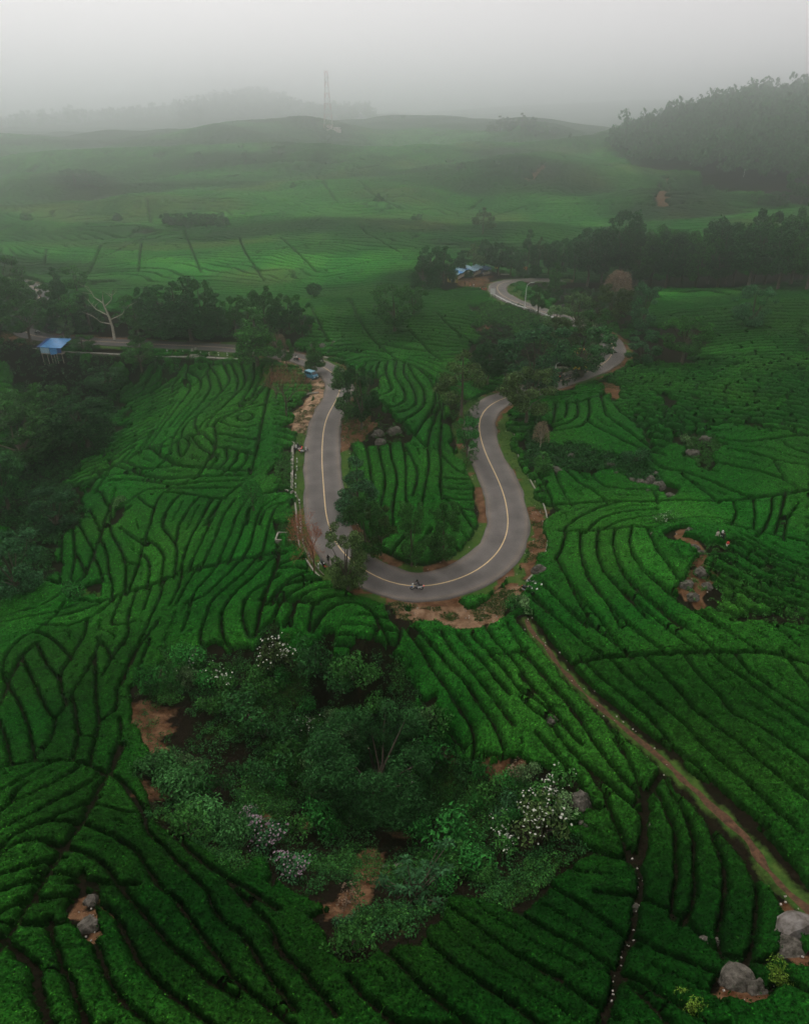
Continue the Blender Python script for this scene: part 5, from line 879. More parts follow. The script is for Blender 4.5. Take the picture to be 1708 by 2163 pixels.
BIGGROVE = [(1238, 605, 480, 64), (1268, 598, 474, 56), (1302, 606, 442, 70), (1340, 610, 482, 76), (1374, 604, 470, 66), (1402, 612, 486, 74), (1436, 606, 476, 70), (1468, 612, 482, 66), (1492, 600, 464, 60), (1512, 612, 448, 70), (1546, 606, 470, 70), (1578, 614, 470, 78), (1612, 606, 452, 76), (1640, 616, 462, 70), (1668, 606, 440, 80), (1700, 616, 446, 80), (1530, 600, 500, 50), (1425, 598, 500, 50), (1320, 596, 470, 50), (1590, 598, 440, 60), (1690, 590, 420, 70)]
tree_row(BIGGROVE, 'tall dark tree in the dense grove at right', 'trees of the dense dark grove', ['dark0', 'dark1', 'dark2', 'dark3', 'mid1'], rs)
FARTREES = [(160, 398, 352, 44), (190, 396, 356, 40), (212, 400, 368, 30), (422, 352, 320, 26), (520, 345, 318, 26), (590, 330, 306, 30), (1690, 432, 330, 60), (1640, 440, 400, 44), (1600, 436, 405, 40), (800, 430, 408, 30), (880, 470, 450, 26), (546, 540, 530, 14), (972, 358, 340, 20), (1050, 352, 336, 18), (620, 398, 384, 18), (250, 470, 448, 34), (60, 470, 450, 26)]
tree_row(FARTREES, 'small hazy tree standing alone on the far tea slopes', 'lone trees on the far slopes', ['dark0', 'dark1', 'tall2', 'mid0'], rs)
SKYTREES = [(x, y, y - t, w) for x, y, t, w in [(375, 232, 18, 16), (402, 226, 26, 20), (425, 222, 22, 26), (455, 218, 30, 30), (478, 214, 26, 26), (500, 212, 22, 24), (528, 208, 26, 30), (555, 206, 26, 34), (578, 210, 24, 26), (600, 226, 22, 22), (630, 238, 26, 24), (655, 242, 28, 26), (720, 246, 26, 30), (748, 244, 24, 24), (775, 246, 22, 30), (1035, 286, 28, 26), (1055, 284, 40, 26), (1075, 284, 40, 24), (1100, 284, 46, 26), (1118, 284, 40, 22), (1140, 284, 30, 26), (300, 245, 16, 20), (340, 240, 18, 20), (230, 250, 14, 20), (1170, 290, 22, 20), (1203, 296, 16, 8), (820, 256, 12, 14), (850, 253, 10, 14)]]
tree_row(SKYTREES, 'faint misty tree on the far skyline', 'trees on the misty skyline', ['dark0', 'dark1', 'dark2', 'tall2', 'sparse'], rs)
THICKET = [(x, 478 + (i % 2) * 3, 448, 22) for i, x in enumerate(range(352, 480, 11))]
tree_row(THICKET, 'small tree in the dark thicket on the far slope', 'trees of the far thicket', ['dark0', 'tall2', 'dark1'], rs)
# the forested hill at upper right reads as one mass of crowns in the mist
def forest(name, label, box, pp, num, leaf, sc_, seed):
    rs = np.random.default_rng(seed); base = clump_cloud(np.array([(rs.normal(0, 2.0), rs.normal(0, 2.0), rs.uniform(2.5, 8.5)) for _ in range(10)]), rs.uniform(1.2, 2.0, 10), 6, .9, rs)
    P = np.stack([rs.uniform(box[0], box[1], num * 12), rs.uniform(box[2], box[3], num * 12)], 1); z = zf(P[:, 0], P[:, 1]); px, py, _ = to_px(P[:, 0], P[:, 1], z)
    k = pip(px, py, np.array(pp, float)); P, z = P[k][:num], z[k][:num]; V, Q = [], []
    for i in range(len(P)):
        s = rs.uniform(.7, 1.5) * sc_; a = rs.uniform(0, 6.28); R = np.array([[math.cos(a), -math.sin(a), 0], [math.sin(a), math.cos(a), 0], [0, 0, rs.uniform(.9, 1.4)]]); V.append(base[0] @ R.T * s + (P[i, 0], P[i, 1], z[i] - 1)); Q.append(base[1] + i * len(base[0]))
    mark(link(name, mesh_np(name, np.vstack(V), np.vstack(Q), [leaf], False)), label, 'forest', None, 'stuff')
forest('forest', 'misty forest covering the hill at upper right', (170, 520, 460, 900), [(1285, 314), (1310, 298), (1420, 262), (1520, 230), (1620, 214), (1790, 200), (1790, 400), (1640, 388), (1560, 378), (1450, 354), (1340, 348)], 800, leafm('leaf_forest', (.046, .118, .042), island=.4), 1.4, 8)
forest('forest', 'faint woods on the misty peak at upper left', (-900, 0, 1900, 2750), [(350, 262), (400, 240), (470, 222), (550, 208), (600, 224), (640, 244), (620, 262), (540, 258), (460, 262), (400, 275)], 300, LEAF_MID, 2.6, 9)
forest('forest', 'faint woods along the misty ridge behind the lattice tower', (-300, 0, 1900, 2600), [(600, 236), (760, 238), (800, 252), (790, 268), (640, 266)], 130, LEAF_MID, 2.2, 10)
forest('forest', 'faint low woods along the misty ridge at far left', (-1600, -450, 1800, 2500), [(-60, 262), (150, 250), (380, 236), (380, 252), (150, 268), (-60, 280)], 160, LEAF_MID, 2.0, 11)
# undergrowth: uncountable leafy scrub on the gully, the verges and the left slope
def scatter_leaves(name, P, key_sizes, leaf, rs, label, per=26, size=.13, r=(.35, .8)):
    cen = np.stack([P[:, 0], P[:, 1], zf(P[:, 0], P[:, 1]) + .25], 1); n = len(cen); rad = rs.uniform(*r, n); d = rs.normal(0, 1, (n, per, 3)); d /= np.linalg.norm(d, axis=2)[..., None]; d[..., 2] = np.abs(d[..., 2])
    C = cen[:, None] + d * (rad[:, None] * rs.uniform(.5, 1, (n, per)))[..., None]; V, Q = rhombs(C.reshape(-1, 3), (d + (0, 0, .4)).reshape(-1, 3), size, rs)
    mark(link(name, mesh_np(name, V, Q, [leaf], False)), label, name.replace('_', ' '), None, 'stuff')
def points_in(P, n, rs):
    lo, hi = P[:, :2].min(0), P[:, :2].max(0); q = rs.uniform(lo, hi, (n * 6, 2)); return q[pip(q[:, 0], q[:, 1], P)][:n]
rs = np.random.default_rng(15)
q = points_in(GULLY, 9000, rs); nz = fbm(q[:, 0] / 5, q[:, 1] / 5, 3); 
wq = q + np.stack([fbm(q[:, 0] / 3 + 31, q[:, 1] / 3, 3), fbm(q[:, 0] / 3, q[:, 1] / 3 + 57, 3)], 1) * 3.2; dm = np.zeros(len(q), bool)
for P in DIRT: dm |= pip(wq[:, 0], wq[:, 1], P)
dm &= rs.random(len(q)) < .5
q, nz = q[~dm], nz[~dm]
scatter_leaves('undergrowth', q[(nz > -.12) & (rs.random(len(nz)) < .5)], None, LEAF_DARK, rs, 'dark leafy undergrowth covering the gully floor', 18, .11)
scatter_leaves('undergrowth', q[(nz > .02)], None, LEAF_MID, rs, 'mid green weeds and ferns among the gully scrub', 16, .10, (.3, .7))
fw = poly(('A', "0,260 300,310 700,345 1180,375 1130,460 900,420 700,560 740,700 700,940 560,980 430,1150 500,1250 520,1397"), ('D', "420,140 330,250 290,470 0,600 0,0"))
q = points_in(fw, 2000, rs); scatter_leaves('undergrowth', q, None, LEAF_DARK, rs, 'dark scrub on the slope below the stone ledge', 22, .22, (.5, 1.2))
gr = [poly(('d', "0,620 60,630 240,668 420,658 640,668 660,712 500,715 250,700 90,700 40,690")), poly(('d', "1075,640 1130,660 1190,690 1250,705 1280,740 1260,780 1170,825 1080,840 1000,790 1000,690")), poly(('M', "0,700 300,560 860,740 1040,790 1500,930 1450,1281 800,1281 560,1000 300,900 0,1000")), poly(('d', "1210,610 1708,590 1708,615 1400,622 1330,700 1300,690 1190,655 1120,610")), poly(('C', "20,560 110,600 110,700 330,720 500,780 640,830 740,830 840,960 640,940 480,880 260,880 150,900 60,870 0,860"))]
for P, lab in zip(gr, ('scrub under the tree row behind the left road', 'scrub between the right leg and the upper curve', 'scrub on the bank below the guard rail', 'scrub in front of the dense grove', 'scrub among the boulders right of the hairpin')):
    q = points_in(P, 800, rs); scatter_leaves('undergrowth', q, None, LEAF_MID if 'rail' in lab else LEAF_DARK, rs, lab, 18, .26, (.5, 1.1))
for P, lab in ((poly(('B', "480,400 690,400 670,640 720,650 850,700 880,760 870,830 530,830 500,650")), 'weeds around the boulders inside the bend'), (poly(('P', "0,440 250,420 240,930 0,930")), 'weeds left of the white kerb wall'), (poly(('B', "1130,520 1300,560 1300,900 1240,960 1180,860 1140,660")), 'weeds along the inner edge of the right road leg'), (poly(('C', "940,700 1130,660 1220,740 1130,840 1080,900 980,860")), 'weeds around the lone boulder at right'), (poly(('P', "60,1440 300,1440 330,1830 60,1850 40,1640")), 'weeds around the drain pit'), (poly(('C', "1040,1360 1340,1300 1708,1480 1708,1806 1250,1806 900,1600")), 'weeds between the bushes of the right knoll')):
    q = points_in(P, 420, rs); scatter_leaves('undergrowth', q, None, LEAF_MID, rs, lab, 18, .11, (.2, .5))
# shrubs one can tell apart
def shrub(key, x, y, w, label, c='d', group=None, name='shrub', hs=1.0):
    b = G1(x, y, c); s = w * np.linalg.norm(b - (0, 0, CAM_H)) / F / 1.9; e = plant(key, name, name.replace('_', ' '), b, 10.0, 1.0, label, group, hn=10.0); e.scale = (s, s, s * hs); return e
SH = [('white1', 603, 1400, 70, 'tall bush covered in white blossom below the knoll'), ('white0', 470, 1455, 62, 'white flecked bush at the left head of the gully'), ('shrub0', 560, 1470, 60, 'green bush between the two white flowering bushes at the gully head'),
 ('white0', 650, 1545, 56, 'bush with scattered white flowers left of the huge gully tree'), ('white0', 410, 1420, 50, 'small white flecked bush at far left of the gully head'), ('shrub2', 520, 1520, 80, 'dark bush in the shaded gully head'),
 ('white0', 1150, 1690, 84, 'white flowering bush on the right gully rim beside the grey boulder'), ('white1', 1135, 1770, 92, 'densely white flowered bush low on the right gully rim'), ('white0', 1060, 1790, 70, 'bush with few white flowers in the right part of the gully'), ('white0', 868, 1655, 46, 'small white flowering bush below the huge gully tree'),
 ('shrub1', 960, 1800, 110, 'bright green bush above the big-leaved blue-green plant'), ('shrub1', 1005, 1830, 80, 'bright green bush hanging over the right of the gully bottom'), ('limebush', 1156, 1692, 22, 'tiny orange-green flower spike bush on the right gully rim'),
 ('mauve0', 565, 1785, 80, 'mauve flowering bush on the lower left gully rim'), ('mauve0', 620, 1850, 70, 'second mauve flowering bush, nearer the gully bottom'), ('mauve0', 525, 1740, 44, 'small mauve bush at the end of the pale creeper'),
 ('creeper', 340, 1640, 74, 'pale creeper clad bush, upper end of the creeper bank'), ('creeper', 390, 1690, 84, 'pale green creeper bush in the middle of the creeper bank'), ('creeper', 440, 1740, 76, 'pale green creeper bush above the mauve flowers'), ('creeper', 500, 1780, 70, 'lowest pale green creeper bush of the bank'), ('creeper', 365, 1660, 60, 'creeper bush between upper end and middle of the bank'), ('creeper', 470, 1765, 60, 'creeper bush second from the lower end of the bank'),
 ('drybush', 735, 1905, 60, 'tangle of dry brown stems at the gully bottom'), ('shrub0', 740, 2010, 84, 'dark green bush below the dry stems at the gully mouth'), ('bluebush', 730, 1950, 40, 'small blue-green bush in front of the dry stems'), ('shrub0', 770, 1960, 40, 'small round bush right of the blue-green one by the dry stems'),
 ('shrub0', 1010, 1690, 60, 'upright green bush in the gully right of the huge tree'), ('bluebush', 1060, 1720, 60, 'blue-green bush below the red bank at right of the gully'), ('drybush', 1085, 1650, 50, 'dry grass tuft on the red bank of the gully'), ('drybush', 935, 1600, 30, 'straw coloured tuft at the head of the right red bank'),
 ('palebush', 395, 1395, 26, 'small yellow-green bush among tea rows left of the gully'), ('shrub1', 415, 1400, 44, 'bright bush at the end of the tea rows left of the gully'), ('limebush', 1640, 2080, 44, 'lime green bush beside the lower right boulder'), ('limebush', 1460, 2140, 40, 'yellow-green bush at the bottom edge below the right boulder'),
 ('limebush', 1440, 2110, 34, 'olive yellow bush at bottom, left of the right boulder'), ('palebush', 690, 1690, 60, 'pale weedy bush below left of the huge tree'), ('shrub2', 690, 1420, 70, 'dark bush under the scarp of the knoll'), ('shrub0', 780, 1440, 60, 'green bush on the bare scarp below the knoll'), ('white0', 735, 1430, 44, 'white flecked bush on the bare scarp below the knoll'),
 ('shrub1', 165, 1265, 50, 'bright grassy bush beside the big tree at left edge'), ('palebush', 255, 1070, 26, 'pale bush by the small earth scar left of the tea rows'), ('palebush', 1110, 1290, 40, 'bush at the roadside by the parked motorcycles'),
 ('shrub1', 1085, 1290, 44, 'rounded green bush left of the parked motorcycles'), ('palebush', 1450, 940, 26, 'pale bush above the boulder field at right'), ('bluebush', 1335, 975, 46, 'flat-topped bush over the boulder field'), ('shrub1', 648, 800, 18, 'little bright bush beside the parked blue van'), ('white0', 1395, 1110, 40, 'bush hiding the cross path right of the boulders')]
for s in SH: shrub(*s)
rs = np.random.default_rng(77)
for band, (ya, yb) in (('upper', (1400, 1530)), ('middle', (1530, 1680)), ('lower', (1680, 1900))):
    q = []
    while len(q) < 17:
        x, y = rs.uniform(330, 1180), rs.uniform(ya, yb); g = G1(x, y)
        if pip(np.array([g[0]]), np.array([g[1]]), GULLY)[0] and math.hypot(x - 795, (y - 1640) * 1.2) > 105 and all(math.hypot(x - a, y - b) > 28 for a, b in q): q.append((x, y))
    for k, (x, y) in enumerate(sorted(q), 1): shrub(['shrub0', 'shrub1', 'shrub2', 'palebush', 'shrub1', 'shrub0'][rs.integers(6)], x, y, rs.uniform(38, 78), 'leafy gully bush, %s from left in the %s part of the gully' % (ordinal(k), band), 'd', 'leafy bushes filling the gully', hs=rs.uniform(.8, 1.5))
for i, (x, y, c) in enumerate([(40, 945, 'P'), (205, 1140, 'P'), (235, 1290, 'P'), (215, 1405, 'P')]):
    e = shrub('agave', x, y, 24, ('topmost', 'second', 'third', 'lowest')[i] + ' of the spiky agave plants along the white kerb wall', c, 'agaves along the kerb wall', 'agave_plant'); 
for i, (x, y) in enumerate([(800, 1285), (818, 1298), (905, 1322), (925, 1330), (945, 1338)]): shrub('agave', x, y, 20, ('first', 'second', 'third', 'fourth', 'fifth')[i] + ' from the left of the spiky plants edging the dirt shoulder', 'd', 'spiky plants edging the dirt shoulder', 'agave_plant')
b = shrub('bigleaf', 872, 1900, 44, 'big-leaved blue-green plant hanging at the bottom of the gully', 'd', None, 'large_leaved_plant')
for i, (x, y) in enumerate([(1320, 1500), (985, 1930), (1015, 2010), (905, 1945), (195, 1930)]): pass

# ------------------------------------------------------------------ rocks
import mathutils.noise as mnoise
def rock_mesh(seed, mat_, n=3):
    rs = np.random.default_rng(seed); import bmesh
    bm = bmesh.new(); bmesh.ops.create_icosphere(bm, subdivisions=n, radius=1.0); k = rs.uniform(-1, 1, (9, 3)); k /= np.linalg.norm(k, axis=1)[:, None]; cut = rs.uniform(.62, .95, 9)
    for v in bm.verts:
        p = np.array(v.co)
        for d, c in zip(k, cut):
            t = p @ d
            if t > c: p = p - d * (t - c) * .85
        p = p * (1 + .10 * math.sin(p[0] * 7 + seed) * math.cos(p[1] * 6 + p[2] * 5)); v.co = p * (1 + .30 * (mnoise.fractal(Vector(p) * 1.6 + Vector((seed * 3.1, 0, 0)), .8, 2.0, 4)) * .5 + rs.normal(0, .012))
    me = bpy.data.meshes.new('boulder'); bm.to_mesh(me); bm.free(); me.materials.append(mat_); return me
RK = [rock_mesh(i, ROCK) for i in range(6)]; RKP = [rock_mesh(20 + i, ROCK_PALE) for i in range(3)]
def boulder(x, y, w, h, label, pale=False, c='d', group=None, k=[0]):
    b = G1(x, y, c); s = w * np.linalg.norm(b - (0, 0, CAM_H)) / F / 2; o = link('boulder', (RKP if pale else RK)[k[0] % (3 if pale else 6)]); k[0] += 1
    o.location = (b[0], b[1], b[2] + s * .02); o.scale = (s, s * 1.05, s * h); o.rotation_euler = (rng.uniform(-.3, .3), rng.uniform(-.3, .3), rng.uniform(0, 6.2)); return mark(o, label, 'boulder', group)
for a in [(799, 918, 30, .8, 'brown boulder on the left of the pair inside the bend'), (832, 914, 34, .75, 'lichen covered boulder on the right of the pair inside the bend'), (803, 935, 26, .6, 'low broken rock in front of the boulder pair inside the bend'),
 (1488, 930, 26, .8, 'boulder standing alone in the tea above the boulder field'), (1462, 960, 28, .8, 'brown rock in the tea below the lone boulder at right'), (1335, 1018, 22, .9, 'leftmost boulder at the lower end of the boulder field'), (1356, 1024, 26, .9, 'second boulder at the lower end of the boulder field'), (1374, 1018, 24, 1.1, 'tall boulder in the middle of the boulder field row'), (1392, 1030, 28, .9, 'rightmost boulder at the lower end of the boulder field'), (1350, 1002, 20, .8, 'small boulder above the boulder field row'), (1384, 1004, 22, .8, 'boulder above the right end of the boulder field row'), (1370, 1040, 22, .7, 'lowest boulder of the boulder field'),
 (1414, 1050, 26, .7, 'rounded mossy boulder beside the cross path'), (1176, 998, 30, .8, 'brown boulder under the bushes right of the right road leg'), (1205, 968, 24, .8, 'pinkish boulder above the brown one right of the road'), (1285, 985, 26, .8, 'boulder half hidden at the upper end of the boulder field'), (1300, 1005, 24, .8, 'dark boulder near the upper end of the boulder field'),
 (1458, 1126, 26, .7, 'pale boulder at the top of the red scar near the people'), (1383, 1130, 20, .6, 'small boulder at left end of the red scar top'), (1466, 1158, 20, .7, 'boulder below the pale one on the red scar'), (1478, 1212, 32, .8, 'large boulder in the middle of the red scar'), (1450, 1238, 30, .8, 'brown boulder at the lower left of the red scar'), (1462, 1262, 26, .7, 'lowest boulder of the red scar'), (1492, 1240, 22, .7, 'boulder at right of the red scar bottom'), (1478, 1168, 16, .7, 'small stone between two boulders of the red scar'),
 (1138, 1212, 36, 1.1, 'tall brown rock beside the parked motorcycles'), (1165, 1522, 24, .9, 'reddish rock between two tea rows left of the footpath'), (1089, 1482, 30, .5, 'low rock at the end of the bright tea strip'), (1224, 1702, 52, 1.05, 'large smooth grey boulder right of the white flowering bushes'), (1238, 1742, 34, .8, 'smaller grey boulder below the large smooth one'),
 (1498, 1994, 34, .6, 'flat brown rock between two dark gaps at lower right'), (1390, 1746, 40, .5, 'flat pinkish rock on the stony track left of the footpath'), (1338, 1920, 22, .7, 'small rock at the crossing of the stony track'), (193, 1905, 26, .9, 'reddish stone, upper of two in the bottom left tea'), (186, 1962, 42, .6, 'brown earth covered rock, lower of two in the bottom left tea'),
 (404, 1332, 18, .8, 'little brown rock in the tea left of the knoll'), (684, 733, 26, .6, 'grey rock in the cut bank above the road junction bend'), (662, 734, 22, .6, 'dark rock left of the grey one in the cut bank'), (704, 728, 20, .6, 'small rock right of the grey one in the cut bank'), (22, 2106, 40, .6, 'brown rock at the bottom left corner'), (1090, 1282, 20, .7, 'small boulder at the edge of the dirt shoulder'), (842, 1835, 26, .5, 'low stone at the bottom of the gully')]: boulder(*a)
boulder(1690, 1976, 74, .8, 'white streaked boulder at the lower right edge', True); boulder(1655, 1985, 34, .7, 'brownish rock beside the white streaked boulder'); boulder(1560, 2078, 62, .6, 'large brown rock at lower right, beside a lime green bush'); boulder(1600, 2095, 40, .5, 'pinkish slab touching the large brown rock'); boulder(1668, 2014, 56, .35, 'flat reddish slab below the white streaked boulder')
boulder(815, 1834, 14, 1.4, 'upright white stone in the gully', True); boulder(394, 1717, 12, .8, 'x', True) if False else None
# pebbles and litter: nobody could count them
def specks(name, P, size, m, label, rs):
    mb = MB()
    for x, y in P:
        z = float(zf(x, y)) + size * .3; s = size * rs.uniform(.5, 1.3); mb.box((x, y, z), (s, s * rs.uniform(.5, 1), s * .6), rs.uniform(0, 3), rs.uniform(-.3, .3), 0, .7)
    mark(mb.obj(name, m), label, name.replace('_', ' '), None, 'stuff')
rs = np.random.default_rng(21); pts = []
for P in DIRT[:5] + DIRT[6:9] + DIRT[11:15]:
    k = 60 if P is DIRT[1] else 35; pts.append(points_in(P, k, rs))
for d in ("470,1620", ): pass
tr = ground(D('I', "640,670 690,780 690,900 650,1100 600,1200 560,1340 520,1500")); tr = resample(tr, .5)[:, :2]; pts.append(tr + rs.normal(0, .15, tr.shape))
tp = PATH[(PATH[:, 1] > 45)][:, :2]; tp = np.repeat(tp, 2, 0); pts.append(tp + rs.normal(0, .7, tp.shape))
sideP = ROAD[:, :2] + NRM * (4.3 + rs.uniform(-.5, 1.2, (len(ROAD), 1))) * rs.choice([-1, 1], (len(ROAD), 1)); pts.append(sideP[rs.random(len(sideP)) < .7])
pts = np.vstack(pts); pts = pts[rs.random(len(pts)) < .5]
specks('pebbles', pts, .15, PEBBLE, 'pale pebbles and scraps of litter strewn on the bare earth', rs)
for nm, lab, mm, num, k in (('dry_stubble', 'dry straw and stubble on the bare shoulders', LEAFLITTER, 700, 1), ('grass_tufts', 'green grass tufts creeping over the bare shoulders and verges', leafm('grass_blade', (.035, .095, .018)), 3000, 0)):
    q = np.vstack([points_in(P, num if i in (0, 1) else num // 5, rs) for i, P in enumerate(DIRT[:8] + (GRASS if not k else []))]); q = q[(fbm(q[:, 0] / 2, q[:, 1] / 2, 2) > -.05)]
    C = np.stack([q[:, 0], q[:, 1], zf(q[:, 0], q[:, 1]) + .06], 1); v, f = rhombs(np.repeat(C, 3, 0) + rs.normal(0, .12, (3 * len(C), 3)) * (1, 1, .3), np.tile([0, -.3, 1.], (3 * len(C), 1)), .13, rs, .3)
    mark(link(nm, mesh_np(nm, v, f, [mm], False)), lab, nm.replace('_', ' '), None, 'stuff')

# ------------------------------------------------------------------ walls, kerbs, pit, slabs, posts
def wall_along(P, half, top, bot, name, m, parent=None, off=0.0):
    Nn = side(P); V, Q = [], []; sec = [(-half, bot), (-half, top), (half, top), (half, bot)]
    V = np.zeros((len(P), 4, 3))
    for k, (o, h) in enumerate(sec): V[:, k, :2] = P[:, :2] + Nn * (o + off); V[:, k, 2] = P[:, 2] + h
    a = (np.arange(len(P) - 1)[:, None] * 4 + np.arange(4)[None]).ravel(); b = (np.arange(len(P) - 1)[:, None] * 4 + ((np.arange(4) + 1) % 4)[None]).ravel(); Q = np.stack([a, b, b + 4, a + 4], 1)
    Q = np.vstack([Q, [[3, 2, 1, 0]], [np.arange(4) + 4 * (len(P) - 1)]])
    return link(name, mesh_np(name, V.reshape(-1, 3), Q, [m], False), parent)
LEDGE = resample(ground(np.vstack([D('A', "-160,265 0,280 250,300 430,320 700,335 930,348 1230,354 1500,370 1720,408")])), 2.0)
for _ in range(4): LEDGE[1:-1, 2] = (LEDGE[:-2, 2] + 2 * LEDGE[1:-1, 2] + LEDGE[2:, 2]) / 4
e = empty('retaining_wall', tuple(LEDGE[0])); L0 = LEDGE - LEDGE[0]; mark(e, 'long mossy retaining wall with pale concrete ledge along the left road', 'wall')
wall_along(L0, .45, -.10, -3.0, 'masonry', STONEWALL, e); wall_along(L0, .55, .12, -.10, 'coping', CONCRETE, e)
rs = np.random.default_rng(31); q = LEDGE[rs.integers(0, len(LEDGE), 700)]; sgn = np.sign(side(LEDGE)[0, 1]) ; C = q + np.stack([rs.normal(0, .8, 700), -np.abs(rs.normal(.6, .25, 700)), -rs.uniform(.2, 3.0, 700)], 1); V, Q = rhombs(np.repeat(C, 6, 0) + rs.normal(0, .35, (4200, 3)), np.tile([0, -1, .5], (4200, 1)), .2, rs)
mark(link('creepers', mesh_np('creepers', V, Q, [LEAF_MID], False)), 'creepers hanging down the mossy retaining wall', 'creepers', None, 'stuff')
KERB1 = resample(ground(D('P', "268,205 262,300 252,420 248,600 244,800 243,985")), .9); e = empty('kerb_wall', tuple(KERB1[0])); mark(e, 'broad white concrete kerb wall along the left road leg', 'wall')
for i in range(0, len(KERB1) - 1, 3):
    seg = KERB1[i:i + 4] - KERB1[0]
    if len(seg) > 1: wall_along(seg * np.array([1, 1, 1]) + [0, 0, rs.uniform(-.02, .03)], .24 + rs.uniform(-.02, .02), .34, -.4, 'slab', CONCRETE, e)
KERB2 = resample(chaikin(ground(D('P', "100,930 180,945 230,985 265,1050 290,1130 305,1250 315,1400 325,1560 332,1640 350,1790 400,1890 470,1980 545,2100 640,2200")), 2), .9); e = empty('gutter', tuple(KERB2[0])); mark(e, 'narrow concrete gutter curving down beside the grass strip', 'gutter')
K2 = KERB2 - KERB2[0]; wall_along(K2, .13, .22, -.4, 'gutter_wall', CONCRETE, e); wall_along(K2, .10, .16, -.4, 'gutter_wall', STONEWALL, e, .72)
KERB3 = resample(chaikin(ground(D('C', "0,870 40,960 80,1020 110,1080 130,1150 140,1240 135,1310 125,1370 95,1410")), 2), 1.0); e = empty('gutter', tuple(KERB3[0])); mark(e, 'broken white edged gutter outside the right road leg', 'gutter'); K3 = KERB3 - KERB3[0]
for i in range(0, len(K3) - 4, 4): wall_along(K3[i:i + (5 if i % 8 else 4)], .10, .18, -.4, 'gutter_stone', CONCRETE, e)
KERB4 = resample(ground(D('B', "1503,765 1507,830 1530,900 1580,980 1640,1060")), 1.0); e = empty('gutter', tuple(KERB4[0])); mark(e, 'thin pale gutter between the right road leg and the boulders', 'gutter'); wall_along(KERB4 - KERB4[0], .08, .14, -.4, 'gutter_wall', CONCRETE, e)
c = G1(172, 1640, 'P'); e = empty('drain_pit', tuple(c), -.02); mark(e, 'square concrete drain pit with rubble beside the gutter', 'drain pit'); w_, d_ = 3.1, 2.2
for nm, pos, dim in (('pit_wall', (0, d_ / 2, .15), (w_, .22, .7)), ('pit_wall', (0, -d_ / 2, .15), (w_, .22, .7)), ('pit_wall', (-w_ / 2, 0, .15), (.22, d_ - .22, .7)), ('pit_wall', (w_ / 2, 0, .15), (.22, d_ - .22, .7))): MB().box(pos, dim).obj(nm, CONCRETE, e)
MB().box((0, 0, .02), (w_ - .25, d_ - .25, .1)).obj('pit_floor', STONEWALL, e); 
for i in range(7): MB().box((rs.uniform(-1, 1), rs.uniform(-.7, .2), .14), (rs.uniform(.3, .6), rs.uniform(.15, .3), .12), rs.uniform(0, 3)).obj('rubble', CONCRETE, e)
for x, y, c, L_, w2, rz, lab in [(543, 800, 'W', 3.0, .45, .98, 'pale concrete slab lying beside the rock by the parked motorcycles'), (1045, 410, 'N', 3.2, .7, -.3, 'pale stone slab on the verge above the road junction bend'), (505, 685, 'N', 4.0, .6, -.75, 'fallen pale log on the dirt behind the blue van'), (735, 1105, 'N', 3.0, .35, .35, 'pale plank lying on the dirt lay-by'), (570, 812, 'N', 1.8, .3, .6, 'short pale plank beside the blue van'), (572, 185, 'T', 3.2, 1.6, -.05, 'broad pink concrete slab on the stone ledge'), (1188, 255, 'L', 4.0, .6, .05, 'low white block on the far verge of the upper curve')]:
    p = G1(x, y, c); o = MB().box((0, 0, .16), (L_, w2, .34), 0, .03, 0, .94).obj('slab', CONCRETE); o.location = p; o.rotation_euler = (0, 0, rz); mark(o, lab, 'slab')
def marker_post(x, y, c, label, group):
    p = G1(x, y, c); e = empty('marker_post', tuple(p), 0, 1.0); mark(e, label, 'marker post', group)
    MB().box((0, 0, .2), (.20, .20, .5), 0, 0, 0, .95).obj('post', WHITE, e); MB().box((0, 0, .55), (.204, .204, .2)).obj('band', BLACK, e); MB().box((0, 0, .78), (.20, .20, .26), 0, 0, 0, .8).obj('cap', WHITE, e)
PL = [(320, 540), (318, 655), (303, 775), (300, 905), (300, 1035), (355, 1140), (368, 1410), (380, 1490), (368, 1545), (408, 1715), (490, 1905), (630, 2075)]
for i, (x, y) in enumerate(PL): marker_post(x, y, 'P', '%s from the top of the black and white posts on the grass strip' % ordinal(i + 1), 'marker posts on the grass strip')
for i, (x, y) in enumerate([(88, 138), (358, 150), (657, 168), (803, 182), (960, 180), (1110, 190), (1256, 193), (1408, 205)]): marker_post(x, y, 'T', '%s from the left of the white posts beside the left road' % ordinal(i + 1), 'marker posts beside the left road')
for i, (x, y) in enumerate([(45, 560), (170, 575), (265, 590)]): marker_post(x, y, 'Y', 'x', 'x') if False else None
for x, y, lab in [(517, 140, 'left of two pale stone pots on the road ledge'), (573, 125, 'right of two pale stone pots on the road ledge')]:
    p = G1(x, y, 'T'); mb = MB(); mb.ball((0, 0, .55), (.42, .42, .6), 10, 8); mb.tube([(0, 0, 1.0), (0, 0, 1.25)], [.28, .36], 10); o = mb.obj('stone_pot', CONCRETE, None, True); o.location = p; mark(o, lab, 'pot')

